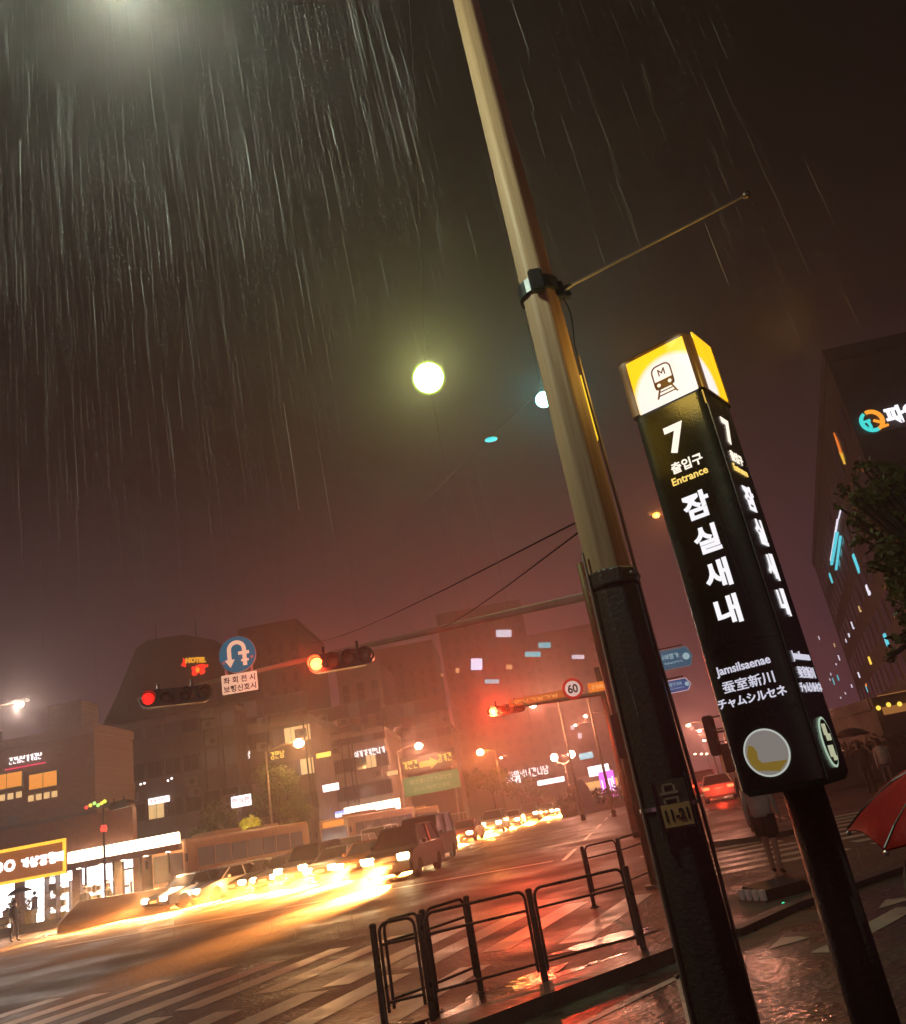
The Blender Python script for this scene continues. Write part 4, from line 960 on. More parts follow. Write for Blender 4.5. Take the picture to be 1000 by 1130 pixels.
street_lamp('bright street lamp on a curved arm beside the tall tree', 330, 820, 58, -2.4, 1500, (1, .5, .18), .36)
street_lamp('white street lamp on a pink lit pole left of the arrow board', 462, 823, 72, -1.9, 1800, (1, .42, .24), .34)
street_lamp('orange glowing street lamp over the far trees', 530, 830, 92, 1.6, 2600, (1, .27, .04), .40)
street_lamp('street lamp touching the orange board just right of the red signal', 588, 777, 60, 1.8, 1300, (1, .36, .2), .30)
street_lamp('street lamp just left of the speed limit sign', 617, 766, 56, 1.8, 1000, (1, .36, .2), .26)
street_lamp('small street lamp alone at the far left edge', 22, 777, 36, -4.5, 900, (1, .85, .7), .16)
for k, (x, y, Y, lab) in enumerate(((646, 790, 84, 'small lamp right below the sixty sign'), (635, 800, 100, 'tiny lamp under the sixty sign, second from the pole'), (553, 836, 110, 'small lamp right of the orange glowing lamp'), (760, 800, 75, 'leftmost of the three bright lamps between pole and pylon'), (772, 806, 80, 'middle of the three bright lamps between pole and pylon'), (782, 808, 85, 'rightmost of the three bright lamps between pole and pylon'), (777, 817, 110, 'single small lamp under the three bright ones'), (724, 568, 40, 'orange street lamp peeping out left of the pylon'))):
    street_lamp(lab, x, y, Y, 2.0 if x < 700 else 1.4, 700 if k < 7 else 250, (1, .38, .24) if k < 7 else (1, .35, .08), .2, mt=LAMPF if k < 7 else em('lamp_orange', (1, .38, .06), 3))
for k, x in enumerate((745, 767, 774, 780, 786, 792)):
    o = street_lamp('lamp in the distant level row between pole and pylon', x, 832 - (x - 767) * .02, 150, 2.0, 300, (1, .6, .4), .24, mt=LAMPF, light=False); o['group'] = 'distant row of street lamps'
# double-headed lamp with its lit cone at the far corner
hp = at(622, 838, 88); o = thing('street_lamp', 'double headed ornate lamp with lit globes near the far queue', 'street lamp', (hp.x, 88, 0))
MB().cyl((0, 0, 0), (0, 0, hp.z - .3), .12, .08, 10).obj('pole', GALV, o)
for s_ in (-1, 1):
    MB().tube([(0, 0, hp.z - .5), (s_ * .6, 0, hp.z - .2), (s_ * .9, 0, hp.z)], .05, 8).obj('arm', GALV, o); MB().sphere((s_ * .9, 0, hp.z + .35), .38, 14, 9).obj('globe', LAMPW, o, True)
lamp('POINT', 'lamp_light', (0, -.8, hp.z + .3), 1300, (1, .36, .24), .3, o)
for (x, y, Y, lab) in ((632, 866, 84, 'left of two round dark signs on a post beside the far lamp'), (637, 869, 83, 'right of two round dark signs on a post beside the far lamp')):
    p = at(x, y + 6, Y); o = thing('round_sign', lab, 'traffic sign', (p.x, Y, 0)); MB().cyl((0, 0, 0), (0, 0, p.z), .05, None, 8).obj('post', DARKM, o)
    MB().lathe([(.55, -.03), (.55, .03)], 24, T((0, -.1, p.z)) @ FRONT).obj('disc', pm('disc_brown', (.15, .06, .03), None, 3, .5), o)
# lamps hung over the junction
def pendant(label, x, y, Y, r, mt, power, col):
    p = at(x, y, Y); o = thing('pendant_lamp', label, 'lamp', p)
    MB().sphere((0, 0, 0), r, 24, 14).obj('globe', mt, o, True); MB().lathe([(r * .55, r * .80), (r * .35, r * 1.05), (.03, r * 1.2), (.02, r * 1.5)], 16).obj('cap', DARKM, o)
    if r > .3:  # added glowing shell for the yellow-green glare rim around the lamp
        gm, t, b_ = bsdf('glare_rim'); t.nodes.clear(); o1 = t.nodes.new('ShaderNodeOutputMaterial'); mx_ = t.nodes.new('ShaderNodeMixShader'); e1 = t.nodes.new('ShaderNodeEmission'); t1 = t.nodes.new('ShaderNodeBsdfTransparent')
        e1.inputs[0].default_value = (.62, .85, .10, 1); e1.inputs[1].default_value = 1.0; mx_.inputs[0].default_value = .5
        t.links.new(t1.outputs[0], mx_.inputs[1]); t.links.new(e1.outputs[0], mx_.inputs[2]); t.links.new(mx_.outputs[0], o1.inputs[0]); gm.cycles.emission_sampling = 'NONE'
        MB().sphere((0, 0, 0), r * 1.17, 24, 14).obj('glare_shell', gm, o, True)
    if power: lamp('POINT', 'lamp_light', (0, -r * 1.2 - .05, -.05), power, col, r * .8, o)
    return p
pA = pendant('large greenish white globe lamp hanging over the junction', 473, 417, 21, .43, LAMPG, 620, (.78, 1, .32))
pB = pendant('small cyan lamp hanging half behind the steel pole', 600, 441, 24, .26, LAMPC, 260, (.25, .95, .9))
pC = pendant('tiny flat cyan flare spot built as a lamp right of the big globe lamp', 542, 485, 28.6, .12, em('flare_cyan_small', (.05, .7, .75), 1.2), 0, None)  # cyan lens flare spot built as an added hanging lamp
bpy.data.objects['pendant_lamp.002'].scale = (2.1, 1, .8)
topP = Vector((PX, PY, 9.1))
up_ = lambda p, r: p + Vector((0, 0, r * 1.45))
tag(wire('span_wire', 'thin wire from the steel pole top carrying the large globe lamp', sag(topP, up_(pA, .5), .1, 8) + sag(up_(pA, .5), at(520, 676, 180), 2, 10), .004), cat='cable')
tag(wire('span_wire', 'thin wire from the steel pole top carrying the cyan lamp and flare spot', sag(topP, up_(pB, .26), .1, 8) + [up_(pC, .12)] + sag(up_(pC, .12), at(310, 700, 118), .5, 10), .004), cat='cable')
# lamp whose glow fills the rain at the top left (its head is just above the frame)
o = thing('street_lamp', 'street lamp just outside the top left whose glow lights the rain', 'street lamp', (-3.6, 2.7, 0)); hp = at(135, -40, 2.7)
MB().cyl((0, 0, 0), (0, 0, hp.z), .08, .05, 10).obj('pole', GALV, o)
h = hp - Vector((-3.6, 2.7, 0)); MB().tube([(0, 0, hp.z - .1), (h.x * .5, 0, hp.z + .35), (h.x, 0, hp.z + .16)], .035, 8).obj('arm', GALV, o)
MB().lathe([(.16, .05), (.10, .12), (.03, .17)], 16, T(h)).obj('cap', DARKM, o); MB().sphere((h.x, 0, h.z - .02), .10, 16, 10).obj('globe', LAMPG, o, True)
lamp('POINT', 'lamp_light', (h.x, 0, h.z - .18), 270, (.80, 1, .78), .1, o)

# ------------------------------------------------------------------ vehicles
HL = em('headlight_on', (1, .72, .34), 60, False, (.8, .8, .8)); HLD = em('headlight_side', (1, .62, .25), 12); TL = em('tail_light_on', (1, .06, .02), 9); TLO = pm('tail_light_off', (.22, .02, .015), None, 9, .25)
PLATE = pm('licence_plate', (.55, .55, .5), (.45, .45, .42), 12, .4)
def paint(name, c):
    mt, t, b_ = bsdf(name); b_.inputs['Base Color'].default_value = (*c, 1); b_.inputs['Roughness'].default_value = .28; b_.inputs['Coat Weight'].default_value = .5
    n = t.nodes.new('ShaderNodeTexNoise'); n.inputs['Scale'].default_value = 40; bp = t.nodes.new('ShaderNodeBump'); bp.inputs['Strength'].default_value = .08
    t.links.new(n.outputs[0], bp.inputs['Height']); t.links.new(bp.outputs[0], b_.inputs['Normal']); return mt
PAINT = {k: paint('car_paint_' + k, c) for k, c in dict(black=(.02, .02, .022), white=(.62, .61, .58), silver=(.35, .35, .35), red=(.30, .03, .02), blue=(.04, .07, .16), grey=(.12, .12, .12), orange=(.55, .22, .05), beige=(.4, .33, .25)).items()}
def wheel(parent, x, y, r=.33, w=.22):
    M = T((x, y, r)) @ Matrix.Rotation(R(90), 4, 'Y')
    ty = MB().lathe([(r * .62, -w / 2), (r * .92, -w / 2), (r, -w / 2 + .04), (r, w / 2 - .04), (r * .92, w / 2), (r * .62, w / 2)], 20, M).obj('wheel', TYRE, parent, True)
    b = MB(); b.lathe([(r * .62, -w / 2 + .03), (r * .62, w / 2 - .03)], 18, M)
    s_ = 1 if x > 0 else -1
    for k in range(5):
        a = k * 2 * math.pi / 5; b.box((s_ * (w / 2 - .02), r * .34 * math.cos(a), r * .34 * math.sin(a)), (.03, .09 if abs(math.cos(a)) < .7 else r * .55, .09 if abs(math.cos(a)) >= .7 else r * .55), T((x, y, r)))
    b.obj('rim', CHROME, ty)
def make_car(kind, label, pt, beam=0, front=True, hl=HL, on=True, group='cars queuing on the wet road'):
    P = dict(sedan=dict(L=4.6, W=1.82, hood=.82, belt=.93, H=1.44, cb=(-.95, 1.75), ct=(-.25, 1.05), top=.61, trunk=.96),
             suv=dict(L=4.7, W=1.9, hood=1.02, belt=1.08, H=1.76, cb=(-1.0, 2.2), ct=(-.4, 1.95), top=.68, trunk=1.08),
             van=dict(L=5.0, W=1.95, hood=1.05, belt=1.15, H=2.05, cb=(-1.55, 2.42), ct=(-.75, 2.35), top=.80, trunk=1.15))[kind]
    t_ = thing('car' if kind != 'van' else 'van', label, 'car' if kind != 'van' else 'van', (0, 0, 0), 0, group)
    L, W, rw = P['L'] / 2, P['W'] / 2, .36
    side = [(-L, .34), (-L - .0, .58), (-L + .12, P['hood'] - .14), (-L + .45, P['hood'] - .04), (P['cb'][0], P['belt']), (P['cb'][1], P['belt']), (L - .15, P['trunk'] - .04), (L, P['trunk'] - .2), (L, .36), (L - .1, .26)]
    for cy in (L * .60, -L * .60):
        for k in range(7):
            a = R(180 * k / 6); side.append((cy + rw * math.cos(a), .27 + (rw + .05) * math.sin(a)))
    side.append((-L + .1, .26))
    # lathe of cross sections: inset the shoulders a little by lofting three copies of the side outline
    rings = []
    for x, k in ((-W, .955), (-W + .10, 1.0), (W - .10, 1.0), (W, .955)):
        rings.append([(x, y * k, .27 + (z - .27) * (k if z > .6 else 1)) for y, z in side])
    MB().loft(rings).obj('body', PAINT[pt], t_)
    (y0, y1), (q0, q1) = P['cb'], P['ct']; wt, wb, zb, zt = P['top'], W - .09, P['belt'] - .02, P['H'] - .05
    MB().loft([[(-wb, y0, zb), (wb, y0, zb), (wb, y1, zb), (-wb, y1, zb)], [(-wt, q0, zt), (wt, q0, zt), (wt, q1, zt), (-wt, q1, zt)]]).obj('windows', GLASS, t_)
    b = MB(); b.loft([[(-wt - .02, q0 - .03, zt - .01), (wt + .02, q0 - .03, zt - .01), (wt + .02, q1 + .03, zt - .01), (-wt - .02, q1 + .03, zt - .01)], [(-wt + .08, q0 + .1, P['H']), (wt - .08, q0 + .1, P['H']), (wt - .08, q1 - .1, P['H']), (-wt + .08, q1 - .1, P['H'])]])
    for s_ in (-1, 1):
        b.cyl((s_ * (wb + .005), y0, zb), (s_ * (wt + .01), q0, zt), .035, None, 6); b.cyl((s_ * (wb + .005), y1, zb), (s_ * (wt + .01), q1, zt), .05, None, 6)
        ym = (y0 + y1) / 2 + .1; qm = (q0 + q1) / 2 + .1; b.cyl((s_ * (wb + .01), ym, zb), (s_ * (wt + .012), qm, zt), .04, None, 6)
    b.obj('roof', PAINT[pt], t_)
    zl = P['hood'] - .24
    for s_ in (-1, 1):
        MB().box((s_ * (W - .30), -L + .02, zl), (.44, .10, .21), None, .03).obj('headlight', (hl if on else CHROME), t_)
        MB().box((s_ * (W - .26), L - .05, P['trunk'] - .22), (.36, .12, .16), None, .02).obj('tail_light', TL if not front else TLO, t_)
        MB().sphere((s_ * (W + .07), y0 + .35, P['belt'] + .06), .11, 10, 7, (1, .7, .75)).obj('mirror', PAINT[pt], t_, True)
    b = MB(); b.box((0, -L - .005, zl - .02), (W * .95, .06, .15)); b.box((0, -L - .005, .40), (W * 1.3, .06, .14)); b.obj('grille', BLACKP, t_)
    MB().box((0, -L - .045, .50), (.46, .02, .12)).obj('licence_plate', PLATE, t_); MB().box((0, L - .0, .62), (.46, .03, .12)).obj('licence_plate', PLATE, t_)
    for y in (L * .60, -L * .60):
        for s_ in (-1, 1): wheel(t_, s_ * (W - .13), y)
    return t_
def beam(t_, power, L=2.35, z=.62, ang=34, tilt=72.5, col=(1, .33, .06)):
    o = lamp('SPOT', 'headlight_beam', (0, -L - .25, z), power, col, .25, t_, (R(tilt), 0, R(180)), R(ang), .85); return o
protos = {}
def car(kind, pt, label, x, Y, h, power=0, y=None, hl='on', away=False):
    key = (kind, pt, hl, away)
    p = Vector((X(x, 930, Y), Y, 0))
    # ground position: the column x at distance Y on the road
    lo, hi = 700.0, 1200.0
    for _ in range(40):
        md = (lo + hi) / 2
        g = gnd(x, md) if ray(x, md).z < -1e-4 else None
        if g is None or g.y > Y or g.y < 0: lo = md
        else: hi = md
    p = gnd(x, hi); p.z = 0
    rz = -R(h) + (math.pi if away else 0)
    if key not in protos:
        o = make_car(kind, label, pt, front=not away, hl=HL if hl == 'on' else HLD, on=hl != 'off'); protos[key] = o; o.location = p; o.rotation_euler = (0, 0, rz)
    else: o = dup(protos[key], p, rz, label)
    if power: beam_q.append((o, power))
    return o
beam_q = []
car('suv', 'black', 'large dark jeep with lit headlights at the front of the queue', 450, 33, 10, 6000)
car('van', 'grey', 'dark van standing close behind the dark jeep', 474, 41, 8, 2500)
car('sedan', 'white', 'white sedan beside the first bus, side on', 252, 44, 34, 4500, hl='on')
car('sedan', 'blue', 'dark blue sedan left of the white sedan by the bus front', 212, 43, 26, 4500)
car('sedan', 'black', 'black sedan first to the right of the white sedan', 288, 45, 20, 5000)
car('sedan', 'grey', 'grey sedan between the black sedan and the long dark car', 318, 45, 16, 5000)
car('suv', 'grey', 'grey high car right of the grey sedan below the second bus', 347, 44, 14, 5000)
car('sedan', 'silver', 'silver sedan in the brightest glare left of the jeep', 376, 43, 12, 6000)
car('sedan', 'orange', 'orange taxi sedan next to the jeep on its left', 410, 41, 11, 6000)
car('suv', 'white', 'white high car behind the silver sedan and taxi', 394, 55, 10, 3000)
car('van', 'white', 'white van behind the orange taxi', 420, 60, 9, 2500)
car('sedan', 'beige', 'beige sedan behind the white sedan and second bus tail', 362, 58, 12, 2500)
car('sedan', 'red', 'red sedan first in the far row right of the van', 517, 62, 8, 4000)
car('suv', 'silver', 'silver high car second in the far row', 548, 72, 7, 4000)
car('sedan', 'white', 'white sedan third in the far row, past the silver one', 568, 82, 7, 4000)
car('suv', 'black', 'black high car fourth in the far row', 588, 88, 7, 4000)
car('sedan', 'silver', 'silver sedan fifth in the far row', 606, 98, 7, 4000)
car('sedan', 'black', 'black sedan last in the far row with dazzling lights', 624, 96, 6, 12000)
car('van', 'beige', 'pale van behind the red sedan in the far row', 503, 76, 8, 2000)
car('sedan', 'grey', 'grey sedan deep in the far queue behind the silver high car', 540, 104, 7, 2500)
car('sedan', 'blue', 'blue sedan deep in the far queue behind the white sedan', 565, 118, 7, 2500)
car('suv', 'red', 'red high car driving away, seen right of the steel pole', 783, 62, 14, 0, away=True)
car('sedan', 'black', 'black sedan driving away with red tail lights right of the steel pole', 766, 78, 14, 0, away=True)
car('sedan', 'white', 'white sedan driving away nearest the rusty signal post', 797, 50, 14, 0, away=True)
car('sedan', 'silver', 'silver sedan parked before the yellow corner shop', 668, 92, 60, 0, hl='off')
for o, pw in beam_q:
    beam(o, pw * 62); lamp('POINT', 'headlight_glow', (0, -2.75, .72), pw * .014, (1, .36, .08), .25, o)
for o in list(bpy.data.objects):
    if o.name.startswith('car') and o.get('category') == 'car' and 'driving away' in o.get('label', ''):
        lamp('POINT', 'tail_glow', (0, 2.9, .8), 60, (1, .05, .02), .2, o)

def make_bus(label, col, w_rows=7):
    t_ = thing('bus', label, 'bus', (0, 0, 0), 0, 'buses in the kerb lane')
    L, W, H = 10.8, 1.24, 3.15
    side = rrect(-W, W, .36, H, .18)
    rings = []
    for y, k in ((-L / 2, .95), (-L / 2 + .12, 1.0), (L / 2 - .12, 1.0), (L / 2, .95)):
        rings.append([(x * k, y, 1.7 + (z - 1.7) * k) for x, z in side])
    MB().loft(rings).obj('body', col, t_)
    MB().box((0, -L / 2 - .01, 1.85), (2.1, .05, 1.35), None, .02).obj('windscreen', GLASSB, t_)
    MB().box((0, -L / 2 - .015, 2.80), (1.7, .06, .34), None, .01).obj('destination_board', em('bus_led', (1, .25, .03), 1.3), t_)
    for s_ in (-1, 1):
        n = w_rows
        for k in range(n):
            y = -L / 2 + .9 + (L - 1.6) * (k + .5) / n
            MB().box((s_ * (W + .004), y, 2.12), (.03, (L - 1.6) / n - .10, .95), None, .01).obj('window', GLASSB, t_)
            if k in (0, 3): MB().box((s_ * (W + .006), y, 1.1), (.025, .95, 1.0)).obj('door_panel', FRAME, t_) if s_ < 0 else None
        MB().box((s_ * (W - .32), -L / 2 + .03, .85), (.42, .12, .24), None, .03).obj('headlight', HLD, t_)
        MB().box((s_ * (W - .2), L / 2 - .02, 1.0), (.2, .08, .5)).obj('tail_light', TLO, t_)
        MB().box((s_ * (W + .18), -L / 2 - .12, 2.2), (.14, .14, .42), None, .03).obj('mirror', BLACKP, t_)
        for y in (-L / 2 + 2.3, L / 2 - 2.8): wheel(t_, s_ * (W - .16), y, .48, .28)
        MB().box((s_ * (W + .003), 0, 1.45), (.02, L - .8, .06)).obj('trim_strip', CHROME, t_)
    b = MB(); b.box((0, -1.6, H + .10), (1.7, 2.4, .22), None, .05); b.box((0, 2.4, H + .08), (1.5, 1.4, .18), None, .05); b.obj('roof_unit', col, t_)
    MB().box((0, -L / 2 - .02, .55), (2.2, .08, .22)).obj('bumper', BLACKP, t_)
    return t_
BUSC = pm('bus_paint', (.55, .34, .20), (.46, .27, .16), 2, .3)
bus = make_bus('nearest bus with a lit orange destination board, right of the shop', BUSC)
bus.location = (-16.2, 51.2, 0); bus.rotation_euler = (0, 0, -R(24))
dup(bus, (-10.6, 66.5, 0), -R(20), 'second bus standing behind the first, half hidden by cars')
dup(bus, (-9.2, 80, 0), -R(14), 'third bus far behind the second, above the car roofs')
lamp('POINT', 'board_glow', (0, -6.3, 2.8), 60, (1, .3, .05), .3, bus)

# dark kerb barrier in front of the shop
pa, pb_ = gnd(64, 1030), gnd(188, 1004); dvv = pb_ - pa
o = thing('planter_barrier', 'long dark sloped-end concrete barrier at the bus stop before the shop', 'barrier', (pa.x, pa.y, 0), math.atan2(dvv.y, dvv.x)); Lb = dvv.length
MB().loft([[(0, 0, 0), (0, .7, 0), (0, .7, .35), (0, 0, .35)], [(.9, 0, 0), (.9, .7, 0), (.9, .7, 1.15), (.9, 0, 1.15)], [(Lb, 0, 0), (Lb, .7, 0), (Lb, .7, 1.0), (Lb, 0, 1.0)]]).obj('body', pm('barrier_dark', (.10, .06, .04), (.07, .045, .03), 2, .5), o)
MB().box((Lb * .5, -.02, .28), (Lb * .9, .06, .10)).obj('rub_strip', DARKM, o)
# lamp-post-like dark signal by the shop
p = at(132, 888, 41); signal_head('small dark signal head seen from behind above the light strip', p, R(-26) + math.pi, 1.35, None)
o = thing('signal_mast', 'thin dark signal post standing before the light strip', 'signal pole', (X(113, 940, 41), 41.2, 0)); MB().cyl((0, 0, 0), (0, 0, p.z + .1), .07, .05, 8).obj('pole', DARKM, o)
MB().cyl((0, 0, p.z + .02), (p.x - o.location.x, p.y + .2 - 41.2, p.z + .02), .04, None, 8).obj('arm', DARKM, o)
MB().lathe([(.12, 0), (.16, .1), (.12, .3)], 10, T((0, 0, Z(113, 918, 41)))).obj('lantern', SGR, o)
o = thing('glyph_lights', 'short row of red green and yellow lights left of the dark rear-facing signal', 'light', at(107, 889, 40.8)); 
for k, (x, mt_) in enumerate(((-.5, SGR), (-.3, SGY), (-.1, em('green_dot', (.45, 1, .2), 1.4)), (.08, bpy.data.materials['green_dot']), (.25, SGY), (.4, em('lime_dot', (.8, 1, .05), 1.8)))): MB().sphere((x, -.05, .06 * (k % 3)), .085, 10, 7).obj('bulb', mt_, o)
MB().box((0, .06, 0), (1.2, .05, .2)).obj('board', BLACKP, o)

# ------------------------------------------------------------------ trees
LEAFS = [pm('leaf_dark', (.08, .12, .02), (.045, .075, .012), 5, .55), pm('leaf_mid', (.12, .15, .03), (.08, .11, .02), 5, .5)]
BARK = pm('bark', (.06, .045, .03), (.04, .03, .02), 8, .8, .9, .5, 40)
def tree(label, base, clumps, th, leaf, n, seed, trunk_r=.14, cat='tree', name='street_tree', lean=(0, 0), sparse=.5):
    """clumps = (dx, dy, z, radius); leaves fill lobes, denser towards each lobe's shell"""
    t_ = thing(name, label, cat, base); rn = random.Random(seed); b = MB()
    b.mi = 0
    tp = Vector((lean[0], lean[1], th))
    b.cyl((0, 0, 0), tp, trunk_r, trunk_r * .55, 9)
    for (x, y, z, r_) in clumps: b.cyl(tp, (x, y, z), trunk_r * .45, trunk_r * .1, 6)
    b.obj('trunk', BARK, t_)
    b = MB()
    for (x, y, z, r_) in clumps:
        for k in range(int(n * r_ * r_)):
            v = Vector((rn.gauss(0, 1), rn.gauss(0, 1), rn.gauss(0, 1))).normalized(); q_ = rn.random() ** sparse
            w = 1 + .25 * math.sin(v.x * 5 + seed) * math.cos(v.z * 6 + x * 3)
            p = Vector((x, y, z)) + v * r_ * q_ * w
            a = Vector((rn.gauss(0, 1), rn.gauss(0, 1), rn.gauss(0, .7))).normalized(); c_ = a.cross(v).normalized() if a.cross(v).length > .01 else Vector((1, 0, 0))
            L = leaf * (.55 + .9 * rn.random()); b.mi = rn.random() < .4
            b.quad(p - a * L, p + c_ * L * .55, p + a * L, p - c_ * L * .55)
    b.obj('crown', LEAFS, t_); return t_
g1 = (X(236, 920, 52), 52, 0); zt = Z(236, 882, 52)
rn = random.Random(3)
tree('round bushy tree standing left of the tall lamp lit tree', g1, [(rn.uniform(-1.7, 1.7), rn.uniform(-1.2, 1.2), zt - rn.uniform(.9, 3.8), rn.uniform(.6, 1.0)) for k in range(17)] + [(0, 0, zt - .8, .7)], 2.8, .11, 520, 11)
g2 = (X(307, 900, 60), 60, 0); zt = Z(300, 843, 60)
cl2 = [(rn.uniform(-1, 1) * (.7 + 1.7 * k / 21), rn.uniform(-1, 1), zt - .5 - 4.6 * k / 21, rn.uniform(.6, 1.0)) for k in range(22)]
tree('tall conical tree beside the left street lamp, right of the round tree', g2, cl2, 3.0, .12, 480, 12)
o = thing('lit_shrub', 'small yellow lit shrub between the two left trees', 'shrub', at(276, 913, 57.5)); o.location.z = 0; zs = Z(276, 913, 57.5); b = MB(); rn = random.Random(8)
leafball(b, (0, 0, zs), .75, 520, .12, rn); leafball(b, (.3, 0, zs - .7), .6, 300, .12, rn); b.obj('foliage', em('leaf_glow', (.75, .55, .03), .35, base=(.3, .25, .03)), o); MB().cyl((0, 0, 0), (0, 0, zs), .06, .03, 6).obj('stem', BARK, o)  # light on the shrub's leaves put in as weak emission
lamp('POINT', 'up_light', (0, -1.2, zs - .6), 60, (1, .85, .2), .15, o)
for k, (x, y, Y, s_, lab) in enumerate(((545, 850, 98, 3.3, 'misty street tree right of the orange glowing lamp'), (515, 862, 104, 2.8, 'misty street tree left under the orange glowing lamp'), (575, 866, 112, 2.6, 'misty street tree behind the far queue of cars'), (598, 872, 116, 2.2, 'smallest misty street tree next to the double headed lamp'))):
    zt = Z(x, y - 12, Y); tree(lab, (X(x, 880, Y), Y, 0), [(rn.uniform(-s_, s_) * .5, rn.uniform(-1, 1), zt - rn.uniform(.3, .8) * s_, s_ * rn.uniform(.3, .5)) for q in range(8)], zt * .5, .2, 110, 20 + k)
# near tree leaning in from the right edge
tR = at(1065, 640, 11.0); cl3 = []
for (x, y, r_, n_) in ((955, 540, .26, 4), (945, 560, .20, 3), (975, 560, .38, 6), (990, 605, .42, 7), (985, 520, .30, 4), (1000, 640, .36, 6), (970, 600, .22, 3), (1015, 560, .5, 6), (1030, 620, .55, 6), (995, 710, .14, 3), (1005, 690, .22, 3), (1050, 680, .5, 5), (1060, 520, .5, 5), (965, 625, .16, 2), (940, 545, .16, 3), (932, 552, .12, 2), (950, 585, .16, 3), (960, 520, .2, 3), (985, 725, .12, 2)):
    for k in range(n_):
        p = at(x + rn.uniform(-12, 12), y + rn.uniform(-14, 14), 11 + rn.uniform(-.7, .7)) - Vector((tR.x, 11, 0)); cl3.append((p.x, p.y, p.z, r_ * rn.uniform(.45, .8)))
tree('dark leafy tree reaching in from the right edge below the logo', (tR.x, 11, 0), cl3, 3.2, .052, 1500, 31, .16, sparse=.45)

